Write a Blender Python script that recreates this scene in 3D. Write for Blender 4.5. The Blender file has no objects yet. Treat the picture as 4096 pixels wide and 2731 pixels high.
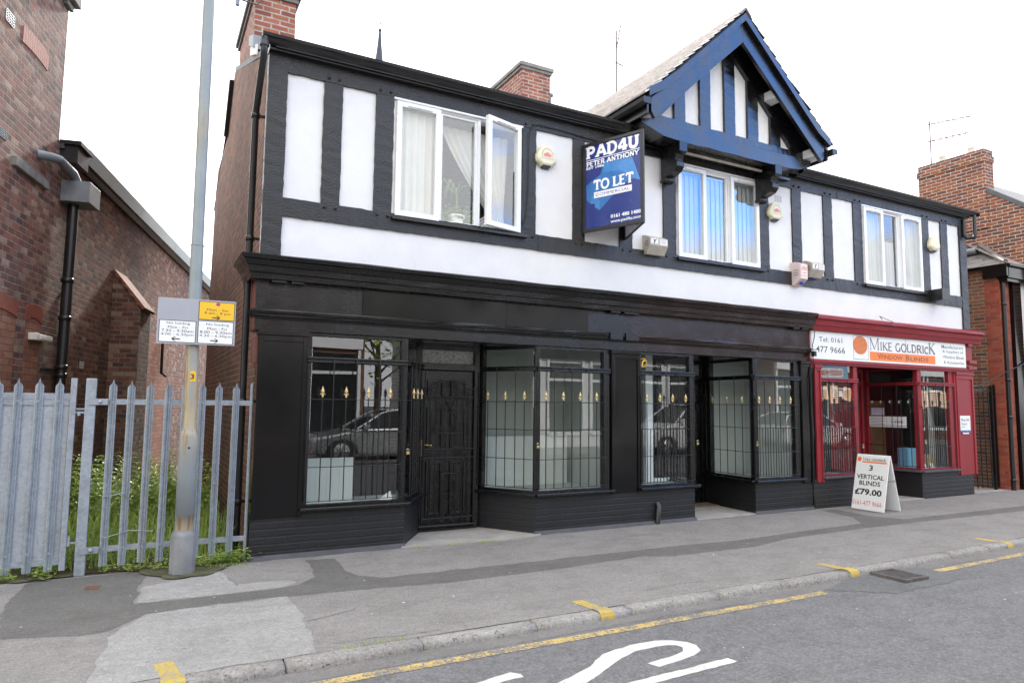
import bpy, bmesh, math, random
from mathutils import Vector, Matrix
from mathutils.geometry import tessellate_polygon
R = math.radians
random.seed(7)
scene = bpy.context.scene
C = scene.collection

# ------------------------------------------------------------------ camera
cam_d = bpy.data.cameras.new("camera"); cam = bpy.data.objects.new("camera", cam_d); C.objects.link(cam)
cam_d.sensor_width = 36; cam_d.lens = 24.012; cam_d.clip_start = 0.05; cam_d.clip_end = 2000
YAW, PIT, ROL = R(28.1619), R(5.2647), R(0.6208)
fw = Vector((math.sin(YAW)*math.cos(PIT), math.cos(YAW)*math.cos(PIT), math.sin(PIT)))
r0 = Vector((math.cos(YAW), -math.sin(YAW), 0)); u0 = r0.cross(fw)
rt = r0*math.cos(ROL)+u0*math.sin(ROL); up = u0*math.cos(ROL)-r0*math.sin(ROL)
cam.matrix_world = Matrix(((rt.x, up.x, -fw.x, -1.0385), (rt.y, up.y, -fw.y, -7.4535), (rt.z, up.z, -fw.z, 1.5965), (0, 0, 0, 1)))
scene.camera = cam
scene.render.resolution_x = 1024; scene.render.resolution_y = 682
# ------------------------------------------------------------------ sky, sun, exposure
SUN_EL, SUN_AZ = R(30), R(18)          # azimuth from +Y towards +X
SKY_STRENGTH, CLOUD, SUN_STRENGTH = 0.1, 14.0, 3.0
w = bpy.data.worlds.new("World"); scene.world = w; w.use_nodes = True
nt = w.node_tree; nt.nodes.clear()
def wn(t, **k):
    n = nt.nodes.new(t)
    for a, b in k.items(): setattr(n, a, b)
    return n
wo = wn('ShaderNodeOutputWorld'); bg = wn('ShaderNodeBackground'); bg.inputs[1].default_value = SKY_STRENGTH
sky = wn('ShaderNodeTexSky', sky_type='NISHITA', sun_disc=False, sun_elevation=SUN_EL, sun_rotation=SUN_AZ)
tc = wn('ShaderNodeTexCoord'); nz = wn('ShaderNodeTexNoise'); nz.inputs['Scale'].default_value = 2.6; nz.inputs['Detail'].default_value = 7; nz.inputs['Roughness'].default_value = .55
dt = wn('ShaderNodeVectorMath', operation='DOT_PRODUCT'); dt.inputs[1].default_value = Vector((0.72, -0.60, 0.34)).normalized()
ad = wn('ShaderNodeMath', operation='MULTIPLY_ADD'); ad.inputs[1].default_value = 0.55
mr = wn('ShaderNodeMapRange'); mr.inputs[1].default_value = 1.215; mr.inputs[2].default_value = 1.26
mx = wn('ShaderNodeMix', data_type='RGBA'); mx.inputs[6].default_value = (CLOUD, CLOUD*1.01, CLOUD*1.03, 1)
blue = wn('ShaderNodeMix', data_type='RGBA', blend_type='MULTIPLY'); blue.inputs[0].default_value = 1; blue.inputs[7].default_value = (3.0, 5.2, 8.6, 1)
nt.links.new(tc.outputs['Generated'], nz.inputs['Vector']); nt.links.new(tc.outputs['Generated'], dt.inputs[0])
nt.links.new(nz.outputs['Fac'], ad.inputs[0]); nt.links.new(dt.outputs['Value'], ad.inputs[2])
sx_ = wn('ShaderNodeSeparateXYZ'); el = wn('ShaderNodeMapRange'); el.inputs[1].default_value = .21; el.inputs[2].default_value = .25; mm = wn('ShaderNodeMath', operation='MULTIPLY')
nt.links.new(tc.outputs['Generated'], sx_.inputs[0]); nt.links.new(sx_.outputs[2], el.inputs[0])
nt.links.new(ad.outputs[0], mr.inputs[0]); nt.links.new(mr.outputs[0], mm.inputs[0]); nt.links.new(el.outputs[0], mm.inputs[1]); nt.links.new(mm.outputs[0], mx.inputs[0])
nt.links.new(sky.outputs[0], blue.inputs[6]); nt.links.new(blue.outputs[2], mx.inputs[7])
nt.links.new(mx.outputs[2], bg.inputs[0]); nt.links.new(bg.outputs[0], wo.inputs[0])
sd = bpy.data.lights.new("sun", 'SUN'); sd.energy = SUN_STRENGTH; sd.angle = R(6); sd.color = (1, .95, .88)
sun = bpy.data.objects.new("sun", sd); C.objects.link(sun); sun.location = (0, 20, 30)
sv = Vector((math.sin(SUN_AZ)*math.cos(SUN_EL), math.cos(SUN_AZ)*math.cos(SUN_EL), math.sin(SUN_EL)))
sun.rotation_euler = sv.to_track_quat('Z', 'Y').to_euler()
vs = scene.view_settings; vs.view_transform = 'Standard'; vs.look = 'None'; vs.exposure = 0.95; vs.gamma = 1; vs.use_curve_mapping = False

# ------------------------------------------------------------------ materials
class NT:
    def __init__(s, name):
        s.m = bpy.data.materials.new(name); s.m.use_nodes = True; s.t = s.m.node_tree; s.t.nodes.clear()
        s.out = s.n('ShaderNodeOutputMaterial'); s.p = s.n('ShaderNodeBsdfPrincipled'); s.l(s.p.outputs[0], s.out.inputs[0])
        s.tc = s.n('ShaderNodeTexCoord')
    def n(s, t, **k):
        x = s.t.nodes.new(t)
        for a, b in k.items(): setattr(x, a, b)
        return x
    def l(s, a, b): s.t.links.new(a, b)
    def math(s, op, a, b=None, c=None):
        x = s.n('ShaderNodeMath', operation=op)
        for i, v in enumerate((a, b, c)):
            if v is None: continue
            if isinstance(v, (int, float)): x.inputs[i].default_value = v
            else: s.l(v, x.inputs[i])
        return x.outputs[0]
    def noise(s, scale, detail=4, rough=.55, vec=None, stretch=None):
        x = s.n('ShaderNodeTexNoise'); x.inputs['Scale'].default_value = scale; x.inputs['Detail'].default_value = detail; x.inputs['Roughness'].default_value = rough
        v = vec or s.tc.outputs['Object']
        if stretch:
            mp = s.n('ShaderNodeMapping'); mp.inputs['Scale'].default_value = stretch; s.l(v, mp.inputs[0]); v = mp.outputs[0]
        s.l(v, x.inputs['Vector']); return x.outputs['Fac']
    def rng(s, v, a, b, c=0., d=1.):
        x = s.n('ShaderNodeMapRange'); s.l(v, x.inputs[0])
        for i, q in enumerate((a, b, c, d)): x.inputs[i+1].default_value = q
        return x.outputs[0]
    def mix(s, f, a, b, mode='MIX'):
        x = s.n('ShaderNodeMix', data_type='RGBA', blend_type=mode)
        if isinstance(f, (int, float)): x.inputs[0].default_value = f
        else: s.l(f, x.inputs[0])
        for i, v in ((6, a), (7, b)):
            if isinstance(v, (tuple, list)): x.inputs[i].default_value = (*v[:3], 1)
            else: s.l(v, x.inputs[i])
        return x.outputs[2]
    def ramp(s, v, stops, interp='LINEAR'):
        x = s.n('ShaderNodeValToRGB'); x.color_ramp.interpolation = interp; e = x.color_ramp.elements
        while len(e) < len(stops): e.new(0.5)
        for i, (p, c) in enumerate(stops): e[i].position = p; e[i].color = (*c[:3], 1)
        s.l(v, x.inputs[0]); return x.outputs[0]
    def set(s, k, v):
        if isinstance(v, (int, float)): s.p.inputs[k].default_value = v
        elif isinstance(v, (tuple, list)): s.p.inputs[k].default_value = (*v[:3], 1)
        else: s.l(v, s.p.inputs[k])
        return s
    def bump(s, h, strength=.3, dist=.01):
        b = s.n('ShaderNodeBump'); b.inputs['Strength'].default_value = strength; b.inputs['Distance'].default_value = dist
        s.l(h, b.inputs['Height']); s.l(b.outputs[0], s.p.inputs['Normal']); return s

def plain(name, col, rough=.5, metal=0., var=.12, vscale=6, bump=0., bscale=60, spec=.5, stretch=None, coat=0.):
    m = NT(name); f = m.noise(vscale, 5, .6, stretch=stretch)
    d = tuple(c*(1-var) for c in col); b = tuple(min(1, c*(1+var)) for c in col)
    m.set('Base Color', m.mix(m.rng(f, .3, .7), d, b)); m.set('Roughness', m.rng(f, .25, .75, max(.02, rough-.08), min(1, rough+.1)))
    m.set('Metallic', metal); m.set('Specular IOR Level', spec)
    if coat: m.set('Coat Weight', coat); m.set('Coat Roughness', .1)
    if bump: m.bump(m.noise(bscale, 5, .6, stretch=stretch), bump, .01)
    return m.m
def brick(name, cols, mortar, paint=None, bw=.225, rh=.075, ms=.010, dirt=(.05, .045, .04), dirt_amt=.5, bump=.6, rough=.85):
    m = NT(name); uv = m.tc.outputs['UV']
    wob = m.n('ShaderNodeTexNoise'); wob.inputs['Scale'].default_value = 3.2; wob.inputs['Detail'].default_value = 4; m.l(uv, wob.inputs['Vector'])
    sb = m.n('ShaderNodeVectorMath', operation='SUBTRACT'); m.l(wob.outputs['Color'], sb.inputs[0]); sb.inputs[1].default_value = (.5, .5, .5)
    sc = m.n('ShaderNodeVectorMath', operation='MULTIPLY_ADD'); m.l(sb.outputs[0], sc.inputs[0]); sc.inputs[1].default_value = (.03, .022, 0); m.l(uv, sc.inputs[2])
    v = sc.outputs[0]
    b = m.n('ShaderNodeTexBrick', offset=.5, offset_frequency=2); m.l(v, b.inputs['Vector'])
    b.inputs['Scale'].default_value = 1; b.inputs['Brick Width'].default_value = bw; b.inputs['Row Height'].default_value = rh
    b.inputs['Mortar Size'].default_value = ms; b.inputs['Mortar Smooth'].default_value = .35
    xy = m.n('ShaderNodeSeparateXYZ'); m.l(v, xy.inputs[0])
    row = m.math('FLOOR', m.math('DIVIDE', xy.outputs[1], rh))
    odd = m.math('FLOORED_MODULO', row, 2.)
    off = m.math('MULTIPLY', m.math('SUBTRACT', 1., odd), bw*.5)
    col = m.math('FLOOR', m.math('DIVIDE', m.math('ADD', xy.outputs[0], off), bw))
    cb = m.n('ShaderNodeCombineXYZ'); m.l(row, cb.inputs[0]); m.l(col, cb.inputs[1])
    wh = m.n('ShaderNodeTexWhiteNoise', noise_dimensions='2D'); m.l(cb.outputs[0], wh.inputs['Vector'])
    fine = m.noise(38, 5, .65)
    if paint is None:
        n = len(cols); c = m.ramp(wh.outputs['Value'], [(i/n, q) for i, q in enumerate(cols)], 'CONSTANT')
        c = m.mix(m.rng(fine, .35, .75, 0, .55), c, tuple(q*.55 for q in cols[0]))
        c = m.mix(b.outputs['Fac'], c, m.mix(m.rng(m.noise(9, 3), .35, .7), mortar, tuple(q*.55 for q in mortar)))
        big = m.noise(.55, 5, .6)
        c = m.mix(m.rng(big, .45, .75, 0, dirt_amt), c, dirt); c = m.mix(m.rng(m.noise(1.5, 6, .65, stretch=(1, 1, .22)), .52, .78, 0, dirt_amt*.9), c, dirt)
    else:
        c = m.mix(m.rng(m.noise(3, 5), .3, .7), tuple(q*.8 for q in paint), tuple(q*1.25 for q in paint))
        sp = m.rng(m.noise(26, 3, .7), .74, .78); c = m.mix(sp, c, tuple(min(1, q*4+.05) for q in paint))
    m.set('Base Color', m.mix(m.rng(m.noise(5, 6, .7), .40, .72, 0, .4), c, tuple(q*.5 for q in (cols or [paint])[0])) if paint is None else c); m.set('Roughness', rough)
    h = m.math('ADD', m.math('MULTIPLY', m.math('SUBTRACT', 1., b.outputs['Fac']), 1.), m.math('MULTIPLY', fine, .5))
    m.bump(h, bump, .012); return m.m
def asphalt(name, a, b, speck=.25, scale=1., pits=0.):
    m = NT(name); f1 = m.noise(60*scale, 4, .8); f2 = m.noise(.9, 8, .68); f3 = m.noise(4, 7, .7, stretch=(.6, 1, 1)); f4 = m.noise(17*scale, 5, .75)
    c = m.mix(m.rng(f2, .30, .70), a, b); c = m.mix(m.rng(f3, .46, .70, 0, .6), c, tuple(q*.68 for q in a))
    c = m.mix(m.rng(f4, .45, .68, 0, .45), c, tuple(q*.72 for q in a)); c = m.mix(m.rng(f4, .48, .30, 0, .25), c, tuple(min(1, q*1.25) for q in b))
    c = m.mix(m.rng(f1, .54, .68, 0, speck), c, tuple(min(1, q*2.0) for q in b)); c = m.mix(m.rng(f1, .46, .32, 0, .7), c, tuple(q*.35 for q in a))
    vo = m.n('ShaderNodeTexVoronoi'); vo.inputs['Scale'].default_value = 4.3; m.l(m.tc.outputs['Object'], vo.inputs['Vector']); sc = m.n('ShaderNodeSeparateColor'); m.l(vo.outputs['Color'], sc.inputs[0])
    c = m.mix(m.math('MULTIPLY', m.math('MULTIPLY', m.rng(vo.outputs['Distance'], .075, .06), m.rng(sc.outputs[0], .62, .64)), .5), c, tuple(q*.45 for q in a))
    v2 = m.n('ShaderNodeTexVoronoi'); v2.inputs['Scale'].default_value = 9; m.l(m.tc.outputs['Object'], v2.inputs['Vector']); s2 = m.n('ShaderNodeSeparateColor'); m.l(v2.outputs['Color'], s2.inputs[0])
    c = m.mix(m.math('MULTIPLY', m.math('MULTIPLY', m.rng(v2.outputs['Distance'], .10, .07), m.rng(s2.outputs[1], .90, .91)), .7), c, (.5, .49, .46))
    if pits: f5 = m.noise(45, 3, .6); c = m.mix(m.rng(f5, .60, .66, 0, pits), c, tuple(q*.2 for q in a))
    m.set('Base Color', c); m.set('Roughness', .9); m.set('Specular IOR Level', .3); m.bump(m.math('ADD', f1, f4), .6, .008); return m.m
def glass(name, tint=(.93, .97, .95), ior=2.0, rough=0.):
    m = NT(name); m.t.nodes.remove(m.p)
    tr = m.n('ShaderNodeBsdfTransparent'); tr.inputs[0].default_value = (*tint, 1)
    gl = m.n('ShaderNodeBsdfGlossy'); gl.inputs['Roughness'].default_value = rough; gl.inputs[0].default_value = (.97, .98, 1, 1)
    fr = m.n('ShaderNodeFresnel'); ge = m.n('ShaderNodeNewGeometry'); io = m.n('ShaderNodeMix', data_type='FLOAT'); m.l(ge.outputs['Backfacing'], io.inputs[0]); io.inputs[2].default_value = ior; io.inputs[3].default_value = 1/ior; m.l(io.outputs[0], fr.inputs[0]); mxs = m.n('ShaderNodeMixShader')
    wv = m.noise(1.3, 2, .5); b = m.n('ShaderNodeBump'); b.inputs['Strength'].default_value = .012; b.inputs['Distance'].default_value = .05; m.l(wv, b.inputs['Height']); m.l(b.outputs[0], gl.inputs['Normal'])
    m.l(fr.outputs[0], mxs.inputs[0]); m.l(tr.outputs[0], mxs.inputs[1]); m.l(gl.outputs[0], mxs.inputs[2]); m.l(mxs.outputs[0], m.out.inputs[0]); return m.m
def timber_paint(name, col, rough=.34, stretch=(1, 1, 1), bump=.5, spec=.5):
    m = NT(name); m.set('Specular IOR Level', spec); g = m.noise(14, 6, .65, stretch=(1.2, 6, 6)); g2 = m.noise(3, 5, .6)
    m.set('Base Color', m.mix(m.math('MULTIPLY', m.rng(m.noise(55, 2, .5), .70, .74), .5), m.mix(m.rng(g2, .35, .7), tuple(c*.7 for c in col), tuple(c*1.5 for c in col)), (.16, .155, .15)))
    m.set('Roughness', m.rng(m.math('ADD', g2, m.math('MULTIPLY', g, .4)), .45, .95, rough-.12, rough+.2)); m.bump(m.math('ADD', g, m.noise(60, 3)), bump, .012); return m.m
def post_paint():
    m = NT('lamp_post_paint'); sx = m.n('ShaderNodeSeparateXYZ'); m.l(m.tc.outputs['Object'], sx.inputs[0]); z = sx.outputs[2]
    st = m.noise(10, 5, .6, stretch=(3, 3, .22)); n2 = m.noise(3, 5, .6)
    band = m.math('MULTIPLY', m.rng(z, 2.25, 2.0), m.rng(z, .95, 1.5))
    low = m.math('MULTIPLY', m.rng(z, .56, .50), .8)
    spot = m.math('MULTIPLY', m.math('MULTIPLY', m.rng(z, 3.9, 4.25), m.rng(z, 4.6, 4.28)), .5)
    f = m.math('MULTIPLY', m.math('MAXIMUM', m.math('MAXIMUM', band, low), spot), m.rng(st, .36, .54))
    c = m.mix(m.rng(n2, .3, .7), (.215, .247, .255), (.28, .315, .325)); c = m.mix(m.math('MULTIPLY', f, .85), c, (.42, .30, .12)); c = m.mix(m.math('MULTIPLY', f, m.rng(st, .52, .62, 0, .8)), c, (.15, .06, .02))
    m.set('Base Color', c); m.set('Roughness', .45); return m.m
def galv(name, col=(.42, .45, .48)):
    m = NT(name); vo = m.n('ShaderNodeTexVoronoi'); vo.inputs['Scale'].default_value = 45; m.l(m.tc.outputs['Object'], vo.inputs['Vector'])
    sv_ = m.n('ShaderNodeSeparateColor'); m.l(vo.outputs['Color'], sv_.inputs[0]); n = m.noise(7, 5, .65)
    f = m.math('ADD', m.math('MULTIPLY', sv_.outputs[0], .3), m.math('MULTIPLY', n, .7))
    m.set('Base Color', m.mix(m.rng(f, .25, .75), tuple(c*.82 for c in col), tuple(c*1.18 for c in col))); m.set('Metallic', .35); m.set('Roughness', m.rng(f, .2, .8, .38, .6)); return m.m
def leafmat(name, a, b):
    m = NT(name); oi = m.noise(5, 3); wn_ = m.n('ShaderNodeTexWhiteNoise', noise_dimensions='3D'); gp = m.n('ShaderNodeNewGeometry'); m.l(m.tc.outputs['UV'], wn_.inputs['Vector'])
    f = m.math('ADD', m.math('MULTIPLY', oi, .5), m.math('MULTIPLY', wn_.outputs['Value'], .5))
    m.set('Base Color', m.mix(m.rng(f, .25, .75), a, b)); m.set('Roughness', .5)
    tl = m.n('ShaderNodeBsdfTranslucent'); m.l(m.mix(m.rng(f, .25, .75), a, b), tl.inputs[0]); ms = m.n('ShaderNodeMixShader'); ms.inputs[0].default_value = .35
    m.l(m.p.outputs[0], ms.inputs[1]); m.l(tl.outputs[0], ms.inputs[2]); m.l(ms.outputs[0], m.out.inputs[0]); return m.m
def worn(name, col, under, amt=.5, scale=120):
    m = NT(name); f = m.noise(scale, 3, .7); g = m.noise(4, 4); h = m.math('ADD', f, m.math('MULTIPLY', m.math('SUBTRACT', g, .5), .5))
    m.set('Base Color', m.mix(m.rng(h, amt-.03, amt+.05), under, m.mix(m.rng(g, .3, .7), tuple(c*.85 for c in col), col))); m.set('Roughness', .8); m.bump(f, .3, .005); return m.m

M = {}
M['timber'] = timber_paint('black_timber_paint', (.012, .0124, .0132), .30, spec=.5)
M['gloss'] = timber_paint('black_gloss_paint', (.005, .0052, .0056), .19, bump=.16, spec=.5)
M['flatblack'] = plain('smooth_black_paint', (.0042, .0044, .0048), .15, var=.3, vscale=1.5, bump=.03, bscale=25, spec=.33)
M['gable'] = timber_paint('gable_gloss_paint', (.006, .0065, .008), .20, bump=.14, spec=.75)
M['brownblack'] = timber_paint('dark_brown_paint', (.014, .0062, .005), .19, bump=.16, spec=.5)
M['blackbrick'] = brick('painted_black_brick', None, None, paint=(.008, .0086, .0098), bump=.5, rough=.5)
M['skirt'] = plain('dark_grey_render', (.06, .06, .068), .7, var=.25, bump=.3)
M['plastic'] = plain('black_plastic', (.014, .014, .015), .32, var=.3, vscale=3)
M['iron'] = plain('black_iron', (.006, .006, .0065), .34, var=.3, vscale=20)
def render_white():
    m = NT('white_masonry_paint'); g = m.noise(2.2, 6, .65); f = m.noise(60, 4, .6)
    c = m.mix(m.rng(g, .35, .72), (.745, .745, .75), (.675, .675, .675)); s = m.rng(m.noise(5, 6, .7, stretch=(1, 1, .35)), .60, .78, 0, .34); c = m.mix(s, c, (.50, .48, .43))
    m.set('Base Color', c); m.set('Roughness', .75); m.bump(m.math('ADD', f, m.math('MULTIPLY', g, 2.)), .22, .012); return m.m
M['white'] = render_white()
M['upvc'] = plain('white_plastic_frame', (.82, .83, .84), .3, var=.02)
M['red'] = plain('red_gloss_paint', (.25, .020, .027), .42, var=.14, vscale=3, bump=.08, spec=.3)
M['gold'] = plain('gold_paint', (.62, .47, .22), .4, metal=.2, var=.2, vscale=50)
M['brass'] = plain('brass', (.6, .42, .16), .3, metal=.9, var=.1)
M['steel'] = plain('bright_steel', (.7, .7, .7), .25, metal=.9, var=.1)
M['glass'] = glass('shop_glass'); M['upglass'] = glass('upper_window_glass', tint=(.98, 1, .985), ior=2.2)
M['brick_side'] = brick('brown_gable_brick', [(.23, .085, .05), (.17, .07, .045), (.27, .10, .055), (.12, .06, .045), (.21, .10, .07), (.30, .13, .075), (.15, .055, .035)], (.34, .28, .21), ms=.009, dirt_amt=.5)
M['brick_left'] = brick('weathered_red_brick', [(.20, .072, .05), (.25, .11, .08), (.13, .055, .048), (.28, .13, .095), (.085, .048, .044), (.19, .06, .04), (.40, .27, .20), (.16, .085, .072), (.33, .21, .155), (.22, .09, .065), (.30, .12, .08)], (.27, .235, .19), bw=.172, rh=.073, ms=.0085, dirt_amt=.6)
M['brick_orange'] = brick('plain_orange_brick', [(.30, .11, .065), (.34, .14, .085), (.27, .095, .05), (.36, .17, .10)], (.17, .12, .085), ms=.007, dirt_amt=.15)
M['brick_right'] = brick('orange_house_brick', [(.27, .075, .034), (.31, .092, .038), (.21, .06, .032), (.10, .045, .043), (.26, .10, .06), (.16, .055, .038), (.33, .105, .035), (.125, .05, .045)], (.56, .50, .41), ms=.010, dirt_amt=.15)
M['brick_red'] = brick('smooth_red_pier_brick', [(.34, .06, .03), (.40, .085, .035), (.28, .05, .03), (.37, .10, .05)], (.20, .14, .11), ms=.007, dirt_amt=.35)
M['brick_low'] = brick('old_passage_brick', [(.26, .10, .05), (.20, .085, .05), (.31, .13, .07), (.09, .055, .045), (.30, .08, .04), (.22, .12, .075)], (.36, .30, .23), ms=.013, dirt_amt=.4)
M['brick_chim'] = brick('chimney_brick', [(.32, .095, .06), (.40, .14, .08), (.24, .07, .05), (.35, .12, .06), (.20, .06, .045)], (.46, .42, .37), ms=.013, dirt_amt=.35)
M['rubbed'] = plain('rubbed_red_brick', (.24, .062, .035), .8, var=.2, vscale=9, bump=.2, bscale=30)
M['pinktile'] = plain('pale_terracotta', (.38, .19, .14), .8, var=.15, vscale=12, bump=.2)
M['stone'] = plain('grey_stone', (.19, .185, .17), .85, var=.3, vscale=5, bump=.4)
M['lead'] = plain('lead_flashing', (.20, .22, .24), .5, metal=.3, var=.2)
M['darklead'] = plain('dark_grey_verge', (.075, .08, .088), .5, var=.2); M['lightlead'] = plain('pale_gutter_metal', (.27, .31, .31), .45, var=.2, vscale=2)
M['tile'] = plain('glare_whitened_tile', (.68, .64, .61), .36, var=.2, vscale=7, bump=.4)  # left slope only: sky glare painted in as a whitened tile colour
M['slate'] = plain('grey_slate', (.13, .12, .115), .5, var=.4, vscale=6, bump=.4)
M['oldslate'] = plain('weathered_stone_slate', (.27, .235, .205), .75, var=.3, vscale=5, bump=.5)
M['darkslate'] = plain('dark_roof_slate', (.05, .05, .052), .55, var=.4, vscale=8, bump=.3)
M['pavement'] = asphalt('pavement_asphalt', (.205, .191, .180), (.262, .247, .235), speck=.4)
M['patch'] = asphalt('dark_trench_asphalt', (.120, .115, .107), (.155, .148, .138), speck=.3)
M['palepatch'] = asphalt('pale_concrete_patch', (.265, .257, .245), (.35, .342, .33), speck=.25)
M['road'] = asphalt('road_asphalt', (.140, .137, .138), (.168, .165, .166), speck=.55, scale=.8)
M['roadpatch'] = asphalt('gully_patch_asphalt', (.115, .117, .115), (.155, .156, .153), speck=.5)
M['gutterstrip'] = asphalt('road_edge_asphalt', (.165, .155, .148), (.2, .188, .18), speck=.4)
M['kerb'] = asphalt('granite_kerb', (.23, .215, .198), (.34, .325, .305), speck=.25, scale=.8, pits=.8)
M['concrete'] = plain('pale_concrete', (.33, .31, .285), .85, var=.2, vscale=4, bump=.4)
M['sleeve'] = plain('grey_sleeve_paint', (.20, .205, .21), .7, var=.25, vscale=5, bump=.3)
M['soil'] = plain('dark_soil', (.055, .042, .03), .95, var=.5, vscale=8, bump=.8, bscale=30)
M['moss'] = plain('mossy_soil', (.075, .072, .035), .95, var=.5, vscale=7, bump=.8, bscale=40)
M['yellowline'] = worn('worn_yellow_paint', (.52, .37, .12), (.155, .15, .148), .49, 55)
M['yellowtick'] = worn('yellow_kerb_paint', (.48, .34, .06), (.25, .235, .215), .42, 40)
M['whiteline'] = worn('white_road_paint', (.60, .59, .545), (.2, .2, .2), .33, 60)
M['post'] = post_paint(); M['galv'] = galv('galvanised_steel', (.30, .335, .37)); M['galvsheet'] = galv('galvanised_sheet', (.37, .405, .44))
M['leaf'] = leafmat('nettle_leaf', (.24, .38, .055), (.50, .62, .16)); M['leafdark'] = leafmat('dark_leaf', (.12, .22, .05), (.24, .36, .10)); M['leaflight'] = leafmat('sycamore_leaf', (.26, .42, .09), (.42, .56, .18))
M['stem'] = plain('green_stem', (.10, .09, .04), .8)
M['bark'] = plain('bark', (.09, .07, .05), .9, var=.3, bump=.5)
M['cream'] = plain('cream_plastic', (.70, .66, .47), .4, var=.06); M['creamwhite'] = plain('aged_white_plastic', (.66, .62, .56), .45, var=.08); M['pinkish'] = plain('faded_pink_plastic', (.68, .54, .51), .45, var=.08)
M['beige'] = plain('dirty_beige_metal', (.45, .41, .34), .5, var=.2)
M['bluelens'] = plain('blue_lens', (.03, .07, .42), .2); M['darklens'] = plain('dark_blue_lens', (.035, .04, .07), .25)
M['signwhite'] = plain('white_sign_face', (.78, .78, .76), .4, var=.03, vscale=2); M['signgrey'] = plain('grey_sign_face', (.34, .35, .38), .5, var=.03); M['signyellow'] = plain('yellow_sign_face', (.80, .47, .02), .45, var=.02)
M['ink'] = plain('black_ink', (.02, .02, .022), .5); M['greyink'] = plain('dark_grey_ink', (.07, .065, .065), .5); M['paleink'] = plain('faded_grey_ink', (.16, .15, .15), .5)
M['orange'] = plain('orange_sign_ink', (.80, .20, .025), .45, var=.04); M['redink'] = plain('red_ink', (.60, .10, .06), .5); M['pinkink'] = plain('faded_red_ink', (.72, .22, .22), .5)
M['brandblue'] = plain('deep_blue_print', (.018, .035, .20), .22, var=.04); M['midblue'] = plain('mid_blue_print', (.035, .16, .42), .22, var=.1); M['lightblue'] = plain('light_blue_print', (.055, .22, .52), .22, var=.1)
M['boardwhite'] = plain('white_print', (.82, .82, .84), .3, var=.02); M['purple'] = plain('purple_print', (.16, .06, .42), .5)
M['paper'] = plain('white_paper', (.76, .76, .76), .7, var=.04); M['lilac'] = plain('lilac_paper', (.58, .57, .70), .7, var=.04); M['peach'] = plain('peach_paper', (.80, .46, .26), .7, var=.06)
M['inner'] = plain('pale_interior_wall', (.80, .83, .80), .8, var=.05); M['innerdark'] = plain('interior_shade_black', (.03, .03, .03), .8); M['innerwhite'] = plain('white_interior_board', (.80, .82, .80), .6, var=.03)  # the near-black wall colour paints in the shade of unlit shop depth
M['innergrey'] = plain('grey_interior_wall', (.36, .385, .365), .8, var=.12, vscale=1.2); M['innerlight'] = plain('light_grey_interior_board', (.52, .55, .53), .8, var=.06, vscale=1.5); M['innerfloor'] = plain('brown_interior_floor', (.16, .12, .09), .7); M['tan'] = plain('tan_board', (.36, .25, .12), .6, var=.2, vscale=2)
M['ceiling'] = plain('ceiling_white', (.7, .7, .69), .8)
def cloth(name, a, b):
    m = NT(name); m.set('Base Color', m.mix(m.rng(m.noise(4, 4), .3, .7), a, b)); m.set('Roughness', .85); tl = m.n('ShaderNodeBsdfTranslucent'); tl.inputs[0].default_value = (*b, 1)
    ms = m.n('ShaderNodeMixShader'); ms.inputs[0].default_value = .12; m.l(m.p.outputs[0], ms.inputs[1]); m.l(tl.outputs[0], ms.inputs[2]); m.l(ms.outputs[0], m.out.inputs[0]); return m.m
M['curtain'] = cloth('cream_curtain_cloth', (.60, .595, .55), (.68, .67, .63)); M['blind'] = cloth('pale_blind_cloth', (.40, .425, .425), (.48, .50, .50))
M['pot'] = plain('white_glazed_pot', (.78, .77, .72), .3)
M['rustiron'] = plain('rusty_iron', (.12, .105, .10), .6, metal=.3, var=.4, vscale=20)
M['rust'] = plain('brown_rust', (.13, .058, .035), .8, var=.3, vscale=30)
M['meter'] = plain('red_brown_paint', (.19, .075, .06), .6, var=.15)
M['frosted'] = plain('patterned_glass', (.30, .32, .31), .12, var=.5, vscale=26, bump=1.0, bscale=26)
M['tyre'] = plain('tyre_rubber', (.015, .015, .015), .7); M['rim'] = plain('alloy_rim', (.45, .45, .46), .3, metal=.8)
M['silver'] = plain('silver_car_paint', (.46, .48, .49), .25, metal=.5, var=.04, coat=.5); M['carwhite'] = plain('white_car_paint', (.75, .75, .75), .25, var=.02, coat=.5); M['carglass'] = plain('dark_car_glass', (.012, .014, .016), .06)
M['lamp'] = plain('clear_lamp_plastic', (.7, .72, .75), .1); M['taillamp'] = plain('red_lamp_plastic', (.4, .01, .01), .15)
M['vent'] = plain('dark_vent', (.02, .02, .022), .7)
M['spire'] = plain('dark_spire_slate', (.035, .04, .06), .6)
M['mirrorblue'] = plain('blue_shop_board', (.20, .42, .60), .5)

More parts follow.
